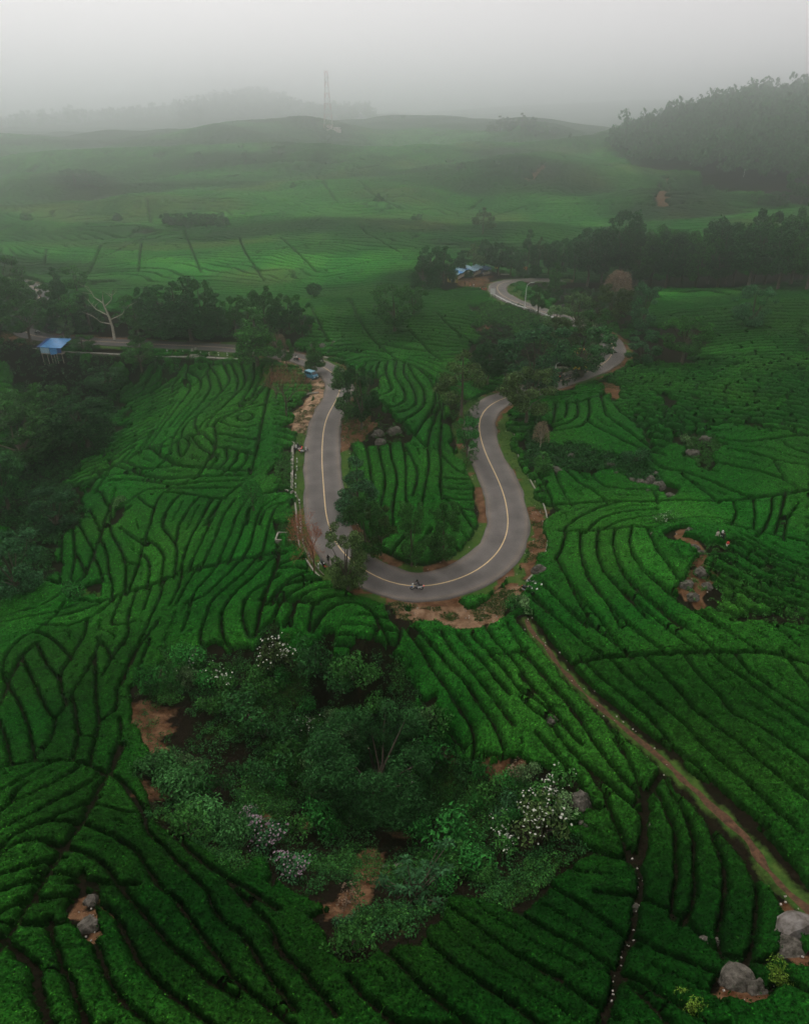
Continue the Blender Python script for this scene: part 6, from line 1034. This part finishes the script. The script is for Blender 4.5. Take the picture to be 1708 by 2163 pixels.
# ------------------------------------------------------------------ guard rail, signs, lamps
GR = resample(ground(D('M', "300,445 375,485 450,525 530,565 610,600 700,640 790,672 880,700")), .8); GR2 = resample(ground(D('M', "1040,745 1120,775 1210,815 1310,850 1420,885 1540,925")), .8)
for P, lab in ((GR, 'white guard rail on the outer side of the upper curve, left of the leafy tree'), (GR2, 'white guard rail of the upper curve, right of the leafy tree')):
    e = empty('guard_rail', tuple(P[0])); mark(e, lab, 'guard rail'); R_ = P - P[0]; R_ = R_.copy(); R_[:, 2] = np.interp(np.arange(len(R_)), [0, len(R_) - 1], [R_[0, 2], R_[-1, 2]]) + .15
    V = np.zeros((len(R_), 6, 3)); prof = [(-.04, .52), (.05, .60), (-.02, .70), (.05, .80), (-.04, .90), (-.10, .70)]; Nn = side(R_)
    for k, (o, h) in enumerate(prof): V[:, k, :2] = R_[:, :2] - Nn * o * 1.5; V[:, k, 2] = R_[:, 2] + h
    a = (np.arange(len(R_) - 1)[:, None] * 6 + np.arange(6)[None]).ravel(); b = (np.arange(len(R_) - 1)[:, None] * 6 + ((np.arange(6) + 1) % 6)[None]).ravel(); link('rail', mesh_np('rail', V.reshape(-1, 3), np.stack([a, b, b + 6, a + 6], 1), [WHITE], False), e)
    n_ = max(int(np.linalg.norm(R_[-1]) / 4.2), 2)
    for k in range(n_ + 1):
        p = R_[int(k * (len(R_) - 1) / n_)]; po = MB().box((p[0], p[1], p[2] + .25), (.16, .22, 1.2)).obj('post', WHITE, e); MB().box((p[0], p[1] - .15, p[2] - .22), (.75, .6, .22)).obj('foot', CONCRETE, po)
def chevron(x, y, c, label, bg_):
    p = G1(x, y, c); e = empty('chevron_sign', tuple(p), -.05, 1.0); mark(e, label, 'road sign', 'chevron signs at the upper curve'); MB().tube([(0, 0, -.3), (0, 0, 2.6)], .06, 6).obj('post', DARKMETAL, e); MB().box((0, -.08, 2.9), (1.6, .05, 1.5)).obj('panel', bg_, e)
    m2 = MB()
    for sx in (-.28, .22): m2.add([(sx - .25, -.125, 3.5), (sx + .08, -.125, 3.5), (sx + .45, -.125, 2.9), (sx + .08, -.125, 2.3), (sx - .25, -.125, 2.3), (sx + .12, -.125, 2.9)], [(0, 1, 2, 5), (5, 2, 3, 4)]) if sx < 0 else None
    m2.obj('arrow', BLACK, e)
chevron(1040, 235, 'L', 'yellow chevron sign nearest to the stalls at the upper curve', YELLOW); chevron(1285, 220, 'L', 'middle of three yellow chevron signs at the upper curve', YELLOW); chevron(1525, 265, 'L', 'orange-yellow chevron sign farthest from the stalls', ORANGE)
p = G1(978, 630, 'L'); e = empty('notice_board', tuple(p)); mark(e, 'small white notice board where the guard rail begins', 'notice board'); MB().box((0, 0, 1.9), (1.7, .08, 1.9)).obj('board', WHITE, e); [MB().tube([(sx, .06, -.3), (sx, .06, 1.6)], .06, 6).obj('leg', WHITE, e) for sx in (-.5, .5)]
def street_lamp(x, y, top, label, arm=1):
    b = G1(x, y); h = height_at(b, (x, top)); e = empty('street_lamp', tuple(b)); mark(e, label, 'street lamp')
    MB().tube([(0, 0, -.3), (0, 0, h * .5), (.05 * arm, 0, h * .8), (.25 * arm, 0, h * .92), (.9 * arm, 0, h * .985), (1.7 * arm, 0, h)], [.15, .12, .10, .09, .08, .07], 8).obj('pole', WHITE, e, True); MB().box((2.0 * arm, 0, h * 1.0), (.95, .34, .16), 0, 0, -.15 * arm, .8).obj('lamp_head', STEEL, e); MB().box((0, 0, .1), (.6, .6, .3)).obj('base', CONCRETE, e)
street_lamp(1107, 656, 597, 'tall curved street lamp beside the guard rail of the upper curve'); street_lamp(1177, 745, 718, 'street lamp rising among trees left of the yellow vans'); street_lamp(1457, 348, 324, 'faint street lamp at the foot of the misty forest, nearer the middle'); street_lamp(1569, 374, 346, 'faint street lamp at the foot of the misty forest, farther right'); street_lamp(1170, 800, 765, 'slender lamp pole beside the walker on the road')

# ------------------------------------------------------------------ telecom tower and its hut
b = G1(694, 274); h = height_at(b, (694, 150)); e = empty('telecom_tower', tuple(b)); mark(e, 'tall red and white lattice tower fading into the mist', 'tower'); w0 = 16 * np.linalg.norm(b - (0, 0, CAM_H)) / F / 2; w1 = w0 * .32
def tw(z): return w0 + (w1 - w0) * min(z / (h * .85), 1)
nb = 11; rad = .11
for k in range(nb):
    za, zb = h * k / nb, h * (k + 1) / nb; mb = MB(); a, c2 = tw(za), tw(zb)
    for sx, sy in ((-1, -1), (1, -1), (1, 1), (-1, 1)): mb.tube([(sx * a, sy * a, za), (sx * c2, sy * c2, zb)], rad * 1.6, 4)
    for (ax, ay), (bx2, by2) in (((-1, -1), (1, -1)), ((1, -1), (1, 1)), ((1, 1), (-1, 1)), ((-1, 1), (-1, -1))):
        mb.tube([(ax * a, ay * a, za), ((ax + bx2) / 2 * c2, (ay + by2) / 2 * c2, zb)], rad, 3); mb.tube([(bx2 * a, by2 * a, za), ((ax + bx2) / 2 * c2, (ay + by2) / 2 * c2, zb)], rad, 3); mb.tube([(ax * c2, ay * c2, zb), (bx2 * c2, by2 * c2, zb)], rad, 3)
    mb.obj('lattice_section', RUST if k % 2 == 0 else WHITE, e)
for z, a in ((.9, .4), (.82, 2.2), (.86, 4.1)): MB().tube([(math.cos(a) * w1, math.sin(a) * w1, h * z), (math.cos(a) * (w1 + 1.2), math.sin(a) * (w1 + 1.2), h * z)], 1.1, 10).obj('dish', WHITE, e)
p = G1(700, 279); e = empty('equipment_compound', tuple(p), -.05); mark(e, 'walled equipment hut compound at the foot of the lattice tower', 'compound'); k = np.linalg.norm(p - (0, 0, CAM_H)) / F
W_b = 34 * k; MB().box((0, 0, 1.2), (W_b, .5, 3.6)).obj('wall', PLASTER, e); MB().box((0, W_b * .45, 1.2), (W_b, .5, 3.6)).obj('wall', PLASTER, e); [MB().box((sx * W_b / 2, W_b * .225, 1.2), (.5, W_b * .45, 3.6)).obj('wall', PLASTER, e) for sx in (-1, 1)]
MB().box((-W_b * .13, W_b * .2, 3.0), (W_b * .28, W_b * .2, 7)).obj('hut', PLASTER, e); MB().box((-W_b * .13, W_b * .2, 6.8), (W_b * .34, W_b * .26, .6)).obj('roof', WHITE, e); MB().box((W_b * .28, W_b * .2, 2.4), (W_b * .36, W_b * .2, 5.2)).obj('hut', PLASTER, e); MB().box((W_b * .28, W_b * .2, 5.2), (W_b * .40, W_b * .25, .5)).obj('roof', WHITE, e); MB().box((-W_b * .13, W_b * .095, 2.6), (1.4, .2, 2.6)).obj('door', DARKMETAL, e)

# ------------------------------------------------------------------ stalls
b = G1(118, 742); e = empty('stilt_stall', tuple(b), -.06); mark(e, 'blue roofed stall on stilts overhanging the retaining wall', 'stall'); k = np.linalg.norm(b - (0, 0, CAM_H)) / F; W_s = 50 * k
def sheet(pts, t, name, m, par):
    P = [Vector(q) for q in pts]; nrm = (P[1] - P[0]).cross(P[3] - P[0]).normalized() * t
    return MB().add(P + [q + nrm for q in P], [(3, 2, 1, 0), (4, 5, 6, 7), (0, 1, 5, 4), (1, 2, 6, 5), (2, 3, 7, 6), (3, 0, 4, 7)]).obj(name, m, par)
hw = W_s / 2; sheet([(-hw * .78, -2.2, 1.7), (hw * .78, -2.2, 1.5), (hw * 1.05, 2.6, 2.9), (-hw * .5, 2.6, 3.0)], .08, 'roof', TARP, e); sheet([(-hw * 1.05, -2.0, 1.75), (-hw * .79, -2.2, 1.70), (-hw * .51, 2.6, 3.0), (-hw * .80, 2.6, 2.9)], .08, 'roof', TARP_DK, e)
sheet([(-hw * .8, -2.1, .1), (-hw * .15, -2.1, .0), (-hw * .15, -2.05, 1.55), (-hw * .8, -2.05, 1.6)], .05, 'curtain', TARP_PALE, e); sheet([(-hw * .12, -2.1, -.4), (hw * .42, -2.1, -.1), (hw * .42, -2.05, 1.5), (-hw * .12, -2.05, 1.55)], .05, 'curtain', TARP, e); sheet([(hw * .45, -2.1, .1), (hw * .74, -2.1, .2), (hw * .74, -2.05, 1.5), (hw * .45, -2.05, 1.5)], .05, 'curtain', TARP_DK, e)
MB().box((0, 0, -.15), (hw * 1.6, 4.2, .15)).obj('floor', WOOD, e); MB().box((0, 2.0, 1.0), (hw * 1.55, .08, 2.2)).obj('back_wall', TARP_DK, e)
for i, sx in enumerate((-.78, -.4, -.1, .12, .32, .72)): MB().tube([(hw * sx, -2.0, 1.5), (hw * sx + .1, -2.15, -4.6 - .4 * (i % 2))], .09, 5).obj('stilt', WOOD, e)
for sx in (-.78, .72): MB().tube([(hw * sx, 1.9, 2.4), (hw * sx, 1.9, -.3)], .09, 5).obj('post', WOOD, e)
for (x0, y0, x1, y1, lab, m1, dep) in [(345, 355, 590, 300, 'long blue tarpaulin roofed stall at the upper curve lay-by', TARP, 4.0), (640, 285, 780, 255, 'grey roofed stall between the two blue ones at the lay-by', TARP_PALE, 3.2), (815, 262, 935, 240, 'dark blue roofed stall nearest the chevron signs', TARP_DK, 3.5)]:
    a, c2 = G1(x0, y0, 'L'), G1(x1, y1, 'L'); e = empty('lay_by_stall', tuple(a), math.atan2(c2[1] - a[1], c2[0] - a[0])); mark(e, lab, 'stall', 'stalls at the upper curve lay-by'); Ls = float(np.linalg.norm(c2[:2] - a[:2]))
    nseg = 7; 
    for i in range(nseg):
        u0, u1 = Ls * i / nseg, Ls * (i + 1) / nseg; h0, h1 = 2.3 + .25 * math.sin(i * 1.9), 2.3 + .25 * math.sin((i + 1) * 1.9)
        sheet([(u0, -.8, h0 - .2), (u1, -.8, h1 - .2), (u1, dep * .8, h1 + .7), (u0, dep * .8, h0 + .7)], .05, 'roof', m1 if i % 3 else (TARP_PALE if m1 is TARP else m1), e)
    for i in range(5): MB().tube([(Ls * i / 4, -.6, -.3), (Ls * i / 4, -.6, 2.1)], .06, 4).obj('post', WOOD, e)
    MB().box((Ls / 2, .2, .45), (Ls * .9, .7, .9)).obj('counter', WOOD, e); MB().box((Ls / 2, dep * .75, 1.2), (Ls, .08, 2.6)).obj('back_wall', TARP_DK, e)
p = G1(305, 385, 'L'); e = empty('yellow_booth', tuple(p), .1); mark(e, 'small yellow fronted booth at the left end of the lay-by stalls', 'booth'); MB().box((0, 1.2, 1.3), (3.6, 2.4, 2.9)).obj('body', OLIVEY := mat('ochre_board', (.40, .30, .05), .7, .2, 1.5), e); MB().box((0, 1.1, 2.95), (4.0, 2.9, .15), 0, .06).obj('roof', TARP_PALE, e); MB().box((0, -.02, 1.0), (1.2, .1, 1.9)).obj('opening', BLACK, e)

# ------------------------------------------------------------------ motorcycles (built along +x, 1.9 m long)
def motorcycle(name, c_body, c_front, label, loc, rz, group=None, lean=0.0):
    e = empty(name, loc, rz); e.rotation_euler = (lean, 0, rz); mark(e, label, 'motorcycle', group)
    for x, nm in ((.66, 'wheel'), (-.62, 'wheel')):
        w = MB().ring((x, 0, .29), .235, .055, 'Y', 18, 6).obj(nm, RUBBER, e, True); mb = MB().tube([(x, -.05, .29), (x, .05, .29)], .07, 8)
        for k in range(5): a = k * 1.257; mb.tube([(x, 0, .29), (x + .2 * math.cos(a), 0, .29 + .2 * math.sin(a))], .014, 4)
        mb.obj('rim', STEEL, w)
    MB().prism([(.40, .42), (.52, .38), (.62, .78), (.55, 1.02), (.47, 1.02), (.44, .72)], -.17, .17).obj('front_shield', c_body, e)
    MB().prism([(.50, .56), (.66, .62), (.84, .56), (.88, .50), (.66, .55)], -.07, .07).obj('front_fender', c_front, e); MB().prism([(.42, .42), (.42, .30), (-.20, .28), (-.22, .40)], -.15, .15).obj('floorboard', BLACK, e)
    MB().prism([(-.12, .40), (-.20, .32), (-.55, .52), (-.92, .74), (-.90, .84), (-.45, .74), (-.14, .66)], -.16, .16).obj('rear_fairing', c_body, e); MB().prism([(-.02, .68), (-.10, .66), (-.45, .74), (-.86, .84), (-.84, .90), (-.40, .86), (-.06, .80)], -.14, .14).obj('seat', BLACK, e, True)
    MB().tube([(.50, -.34, 1.04), (.54, -.12, 1.0), (.54, .12, 1.0), (.50, .34, 1.04)], .022, 6).obj('handlebar', DARKMETAL, e); MB().ball((.60, 0, .98), (.10, .10, .08), 8, 6).obj('headlight', LAMP_HEAD, e, True); MB().tube([(.55, 0, .95), (.66, 0, .30)], .035, 6).obj('fork', DARKMETAL, e)
    MB().tube([(.0, -.16, .30), (-.5, -.19, .32), (-.88, -.2, .40)], [.03, .05, .06], 7).obj('exhaust', CHROME, e); MB().box((-.2, 0, .30), (.5, .22, .22)).obj('engine', DARKMETAL, e); MB().box((-.93, 0, .72), (.05, .14, .09)).obj('tail_light', TAIL, e); MB().prism([(-.86, .68), (-.90, .66), (-1.0, .46), (-.97, .44)], -.06, .06).obj('rear_fender', BLACK, e)
    for sy in (-1, 1): mb = MB().tube([(.50, sy * .26, 1.04), (.46, sy * .30, 1.22)], .010, 4); mb.ball((.46, sy * .32, 1.25), (.02, .065, .045), 6, 4).obj('mirror', BLACK, e)
    return e
# ------------------------------------------------------------------ people: one continuous body grown over a posed skeleton
def body(pose, mats, skirt=None):
    """pose: joint dict; mats: (skin, top, trousers, shoes). Returns a mesh with face materials by region."""
    J = pose; names = list(J); idx = {n: i for i, n in enumerate(names)}
    E = [('pelvis', 'waist'), ('waist', 'chest'), ('chest', 'neck'), ('neck', 'chin'), ('chin', 'crown')]
    for s in 'lr': E += [('chest', 'sh_' + s), ('sh_' + s, 'el_' + s), ('el_' + s, 'wr_' + s), ('wr_' + s, 'ha_' + s), ('pelvis', 'hi_' + s), ('hi_' + s, 'kn_' + s), ('kn_' + s, 'an_' + s), ('an_' + s, 'to_' + s)]
    R = dict(pelvis=.14, waist=.125, chest=.155, neck=.058, chin=.088, crown=.092); rr = dict(sh=.062, el=.045, wr=.032, ha=.036, hi=.095, kn=.062, an=.042, to=.038)
    me = bpy.data.meshes.new('tmp'); me.from_pydata([J[n] for n in names], [(idx[a], idx[b]) for a, b in E], []); o = link('tmp', me); o.modifiers.new('s', 'SKIN'); o.modifiers.new('u', 'SUBSURF').levels = 1
    sk = me.skin_vertices[0].data
    for n in names: v = R[n] if n in R else rr[n[:2]]; sk[idx[n]].radius = (v, v * (.8 if n in ('chest', 'waist', 'pelvis') else 1)); sk[idx[n]].use_root = n == 'pelvis'
    dg = bpy.context.evaluated_depsgraph_get(); m2 = bpy.data.meshes.new_from_object(o.evaluated_get(dg)); bpy.data.objects.remove(o); bpy.data.meshes.remove(me)
    m2.name = 'person'; m2.materials.clear(); [m2.materials.append(m) for m in mats]
    reg = {'top': 1, 'leg': 2, 'shoe': 3, 'skin': 0}
    def region(a, b): 
        if b in ('chin', 'crown') or a[:2] == 'wr': return 0
        if a[:2] in ('hi', 'kn') : return 2
        if a[:2] == 'an': return 3
        return 2 if (a, b)[0] == 'pelvis' and b[:2] == 'hi' else 1
    segs = [(np.array(J[a]), np.array(J[b]), region(a, b)) for a, b in E]
    for p in m2.polygons:
        c = np.array(p.center); best = (9, 0)
        for a, b, g in segs: d = b - a; t = min(max((c - a) @ d / max(d @ d, 1e-9), 0), 1); q = np.linalg.norm(c - a - t * d); best = min(best, (q, g))
        p.material_index = best[1]; p.use_smooth = True
    return m2
def stand(arm='down', stride=0.0, lean=0.0):
    J = dict(pelvis=(0, 0, .93), waist=(lean * .3, 0, 1.12), chest=(lean * .7, 0, 1.34), neck=(lean, 0, 1.47), chin=(lean + .02, 0, 1.55), crown=(lean + .02, 0, 1.66))
    for s, y in (('l', 1), ('r', -1)):
        f = stride * y; J.update({'sh_' + s: (lean * .7, .19 * y, 1.40), 'hi_' + s: (0, .10 * y, .88), 'kn_' + s: (f * .5 + .04, .10 * y, .49), 'an_' + s: (f, .10 * y, .09 + abs(f) * .1), 'to_' + s: (f + .17, .12 * y, .04)})
        if arm == 'front': J.update({'el_' + s: (.10, .25 * y, 1.14), 'wr_' + s: (.30, .14 * y, 1.16), 'ha_' + s: (.36, .10 * y, 1.18)})
        else: J.update({'el_' + s: (-f * .3, .25 * y, 1.13), 'wr_' + s: (-f * .6 + .05, .26 * y, .88), 'ha_' + s: (-f * .6 + .07, .26 * y, .80)})
    return J
RIDE = dict(pelvis=(-.30, 0, .92), waist=(-.27, 0, 1.08), chest=(-.17, 0, 1.30), neck=(-.10, 0, 1.44), chin=(-.05, 0, 1.52), crown=(-.05, 0, 1.63))
for s, y in (('l', 1), ('r', -1)): RIDE.update({'sh_' + s: (-.14, .19 * y, 1.36), 'el_' + s: (.12, .29 * y, 1.16), 'wr_' + s: (.40, .30 * y, 1.06), 'ha_' + s: (.49, .30 * y, 1.06), 'hi_' + s: (-.26, .12 * y, .86), 'kn_' + s: (.20, .18 * y, .72), 'an_' + s: (.16, .15 * y, .40), 'to_' + s: (.33, .15 * y, .37)})
M_BLACK = body(RIDE, (SKIN, CLOTH_BLACK, CLOTH_GREY, BLACK)); M_WHITE = body(RIDE, (SKIN, CLOTH_WHITE, CLOTH_BLACK, BLACK))
MS_PALE = body(stand('front'), (SKIN, CLOTH_PALE, CLOTH_PINK, BLACK)); MS_WB = body(stand('front', .1), (SKIN, CLOTH_BLACK, CLOTH_WHITE, WHITE)); MS_BLK = body(stand('down', .12), (SKIN, CLOTH_BLACK, CLOTH_BLACK, BLACK)); MS_WALK = body(stand('down', .26, .05), (SKIN, CLOTH_GREY, CLOTH_BLACK, WHITE)); MS_WHT = body(stand('front'), (SKIN, CLOTH_WHITE, CLOTH_GREY, BLACK)); MS_RED = body(stand('front', .05, .1), (SKIN, CLOTH_RED, CLOTH_PALE, BLACK))
def person(me, loc, rz, label, group=None, hat='hair', s=1.0, sit=False, lean=0.0):
    o = link('person', me); o.location = loc; o.rotation_euler = (lean, 0, rz); o.scale = (s,) * 3; mark(o, label, 'person', group); hx, hz_ = (-.045, 1.62) if sit else (.02, 1.62)
    if hat == 'helmet': h = MB().ball((hx, 0, hz_ + .0), (.15, .135, .145), 10, 8).obj('helmet', BLACK, o, True); MB().box((hx + .13, 0, hz_ - .02), (.05, .17, .08)).obj('visor', GLASS, h)
    elif hat == 'hair': MB().ball((hx - .03, 0, hz_ + .02), (.115, .115, .12), 8, 6).obj('hair', HAIR, o, True)
    elif hat == 'longhair': m = MB().ball((hx - .04, 0, hz_ + .01), (.12, .125, .13), 8, 6); m.ball((hx - .10, 0, hz_ - .2), (.07, .13, .22), 8, 6); m.obj('hair', HAIR, o, True)
    elif hat == 'veil': m = MB().ball((hx - .02, 0, hz_ + .01), (.125, .12, .135), 8, 6); m.ball((hx - .05, 0, hz_ - .22), (.14, .19, .16), 8, 6); m.obj('headscarf', CLOTH_WHITE, o, True)
    return o
def on_road(x, y, c): p = G1(x, y, c); d, z = seg_dist(np.array([p[0]]), np.array([p[1]]), ROAD, ROAD[:, 2]); p = at_height(D(c, [(x, y)]), z + .05)[0]; return p
# the passing scooter and its rider
p = on_road(910, 935, 'Y'); rz = math.pi - .03
motorcycle('motorcycle', WHITE, BLUE, 'white scooter with blue front fender passing through the hairpin bend', tuple(p), rz); person(M_BLACK, tuple(p), rz, 'person in black with dark helmet riding the white scooter in the bend', None, 'helmet', 1.0, True)
p = on_road(925, 515, 'N'); motorcycle('motorcycle', WHITE, BLACK, 'white motorcycle heading downhill just above the blue van', tuple(p), 2.4); person(M_BLACK, tuple(p), 2.4, 'person in black riding the motorcycle just above the blue van', None, 'helmet', 1.0, True)
p = on_road(420, 460, 'N'); motorcycle('motorcycle', BLACK, BLACK, 'dark motorcycle half behind the tree on the left road', tuple(p), 2.7); person(M_WHITE, tuple(p), 2.7, 'person in white riding half behind the tree on the left road', None, 'helmet', 1.0, True)
p = on_road(240, 365, 'J') if False else on_road(660, 1235, 'J'); motorcycle('motorcycle', BLACK, BLACK, 'motorcycle near the leaning tree at far left of the road', tuple(p), 0.1); person(M_WHITE, tuple(p), .1, 'person in white riding near the leaning tree at far left', None, 'helmet', 1.0, True)
p = on_road(660, 440, 'J'); motorcycle('motorcycle', WHITE, WHITE, 'distant white motorcycle on the road beyond the left trees', tuple(p), 2.2)
p = on_road(940, 430, 'K'); motorcycle('motorcycle', BLACK, BLACK, 'dark motorcycle on the upper curve above the yellow vans', tuple(p), 2.0); person(M_BLACK, tuple(p), 2.0, 'person in black riding on the upper curve above the yellow vans', None, 'helmet', 1.0, True)
p = on_road(390, 1120, 'K'); motorcycle('motorcycle', BLACK, RED, 'dark motorcycle with lit red tail light under the trees right of the bend', tuple(p), 1.1); person(M_BLACK, tuple(p), 1.1, 'person in black on the motorcycle with the red tail light', None, 'helmet', 1.0, True)
p = on_road(545, 1145, 'K'); person(MS_WALK, tuple(p), -1.2, 'person in dark clothes and white shoes walking under the roadside trees', None, 'hair')
p = G1(360, 1290, 'Q'); motorcycle('motorcycle', BLACK, RED, 'dark motorcycle with red trim parked under the reddish leafless tree', tuple(p), -1.1, None, .08); p2 = p + (.7, .5, 0); person(MS_BLK, tuple(p2), 1.9, 'person in dark clothes beside the motorcycle under the reddish tree', None, 'helmet')
for x, y, rz, b1, f1, lab in [(350, 345, 2.3, BLACK, RED, 'dark motorcycle parked nearest the upper end of the white kerb wall'), (330, 370, 2.5, WHITE, BLACK, 'white motorcycle parked beside the dark one by the white kerb wall'), (415, 395, .6, WHITE, BLACK, 'white motorcycle parked on the road edge by the white kerb wall')]:
    p = G1(x, y, 'P'); motorcycle('motorcycle', b1, f1, lab, tuple(p), rz, None, .1)
p = G1(290, 425, 'P'); person(MS_BLK, tuple(p), 1.2, 'person in black standing by the upper end of the white kerb wall', None, 'hair')
for x, y, rz, b1, f1, lab in [(580, 1090, -.9, WHITE, BLACK, 'white and black motorcycle parked against the tall brown rock'), (430, 1270, -.65, BLACK, WHITE, 'black motorcycle with white stripe parked nearest the dirt shoulder'), (780, 1130, -.8, WHITE, WHITE, 'white motorcycle parked deepest between rock and tea'), (620, 1290, -.75, WHITE, BLUE, 'white motorcycle with blue fender in the middle of the parked group')]:
    p = G1(x, y, 'W'); motorcycle('motorcycle', b1, f1, lab, tuple(p), rz, 'motorcycles parked beside the tall brown rock', .1)
for i, (x, y, b1, lab) in enumerate([(620, 490, BLACK, 'dark motorcycle parked left at the upper lay-by'), (740, 515, WHITE, 'white motorcycle parked in the middle of the upper lay-by'), (835, 525, RED, 'red motorcycle parked at the road edge of the upper lay-by')]):
    p = G1(x, y, 'L'); motorcycle('motorcycle', b1, BLACK, lab, tuple(p), -.4 + i * .3, None, .1)
for x, y, me, lab, hat in [(275, 395, MS_WHT, 'person in white at the left of the yellow fronted booth', 'hair'), (345, 400, MS_PALE, 'person in pale clothes at the right of the yellow fronted booth', 'veil'), (600, 470, MS_RED, 'person in red beside the dark motorcycle at the lay-by', 'hair'), (655, 480, MS_WHT, 'person in white between the motorcycles at the lay-by', 'hair'), (505, 450, MS_BLK, 'person in black under the trees of the lay-by', 'hair'), (820, 275, MS_WHT, 'person in white under the dark blue stall roof', 'hair')]:
    p = G1(x, y, 'L'); person(me, tuple(p), rng.uniform(0, 6), lab, None, hat)
# the sightseers on the knoll
p = G1(690, 715, 'X'); o = person(MS_PALE, tuple(p), -1.2, 'person in long dusty pink dress on the rocky knoll', 'people on the rocky knoll', 'longhair', 1.05); mb = MB(); mb.tube([(0, 0, 1.08), (.02, 0, .85), (.0, 0, .45), (-.06, 0, .10)], [.17, .22, .30, .40], 12); mb.obj('dress', CLOTH_PINK, o, True)
p = G1(850, 735, 'X'); person(MS_WB, tuple(p), -1.6, 'person in white trousers and black top on the rocky knoll', 'people on the rocky knoll', 'veil', 1.05)
p = G1(900, 800, 'X'); o = person(MS_BLK, tuple(p), -1.9, 'person dressed all in black on the rocky knoll', 'people on the rocky knoll', 'hair', 1.08)
p = G1(1060, 975, 'X'); e = empty('backpack', tuple(p), .4); mark(e, 'red bag with pale base left on the tea beside the people', 'bag'); MB().box((0, 0, .85), (.36, .28, .5), 0, 0, 0, .8).obj('body', CLOTH_RED, e, True); MB().box((0, 0, .62), (.36, .3, .3)).obj('base', CLOTH_WHITE, e)

# ------------------------------------------------------------------ vans
def van(loc, rz, paint, roofc, label, pickup=False):
    e = empty('parked_van', loc, rz); mark(e, label, 'van')
    b_ = MB().prism([(-1.75, .35), (-1.78, 1.15), (-1.65, 1.85), (.75, 1.88), (1.25, 1.25), (1.75, 1.05), (1.80, .38)], -.78, .78).obj('body', paint, e); MB().prism([(-1.6, 1.86), (-1.55, 1.96), (.60, 1.97), (.75, 1.89)], -.72, .72).obj('roof', roofc, e)
    sheet([(.80, -.66, 1.84), (1.27, -.68, 1.29), (1.27, .68, 1.29), (.80, .66, 1.84)], .03, 'windscreen', GLASS, e)
    for sy in (-1, 1):
        for x0, x1 in ((-1.5, -.75), (-.65, .05), (.15, .80)): MB().box(((x0 + x1) / 2, sy * .785, 1.48), (x1 - x0, .02, .5)).obj('window', GLASS, e)
        MB().box((1.79, sy * .55, .80), (.06, .3, .2)).obj('headlight', LAMP_HEAD, e); MB().box((-1.79, sy * .62, .9), (.05, .16, .3)).obj('tail_light', RED, e)
        for x in (-1.15, 1.15): w = MB().tube([(x, sy * .66, .32), (x, sy * .82, .32)], .32, 14).obj('wheel', RUBBER, e); MB().tube([(x, sy * .825, .32), (x, sy * .84, .32)], .17, 10).obj('rim', STEEL, w)
    sheet([(-1.80, -.6, 1.30), (-1.69, -.58, 1.78), (-1.69, .58, 1.78), (-1.80, .6, 1.30)], .02, 'rear_window', GLASS, e); MB().box((1.84, 0, .48), (.12, 1.6, .2)).obj('bumper', BLACK, e); MB().box((-1.84, 0, .48), (.12, 1.6, .2)).obj('bumper', BLACK, e); MB().box((1.815, 0, .75), (.03, .6, .16)).obj('grille', BLACK, e); return e
p = G1(715, 800, 'N'); van(tuple(p), -.75, VANBLUE, mat('pale_blue_paint', (.28, .52, .62), .4, .08, 2), 'small blue van parked on the dirt lay-by at top of the left leg')
p = G1(720, 985, 'K'); van(tuple(p), -.1, YELLOW, YELLOW, 'yellow van, the nearer of two half hidden by trees at the right'); p = G1(740, 740, 'K'); van(tuple(p), .2, YELLOW, ORANGE, 'yellow van, the farther of two half hidden by trees at the right')
p = G1(350, 975, 'K'); o = MB().box((0, 0, .4), (4.5, 1.6, .12), 0, .1).obj('metal_sheet', STONEWALL); o.location = p; mark(o, 'grey metal sheets lying left of the nearer yellow van', 'metal sheet')
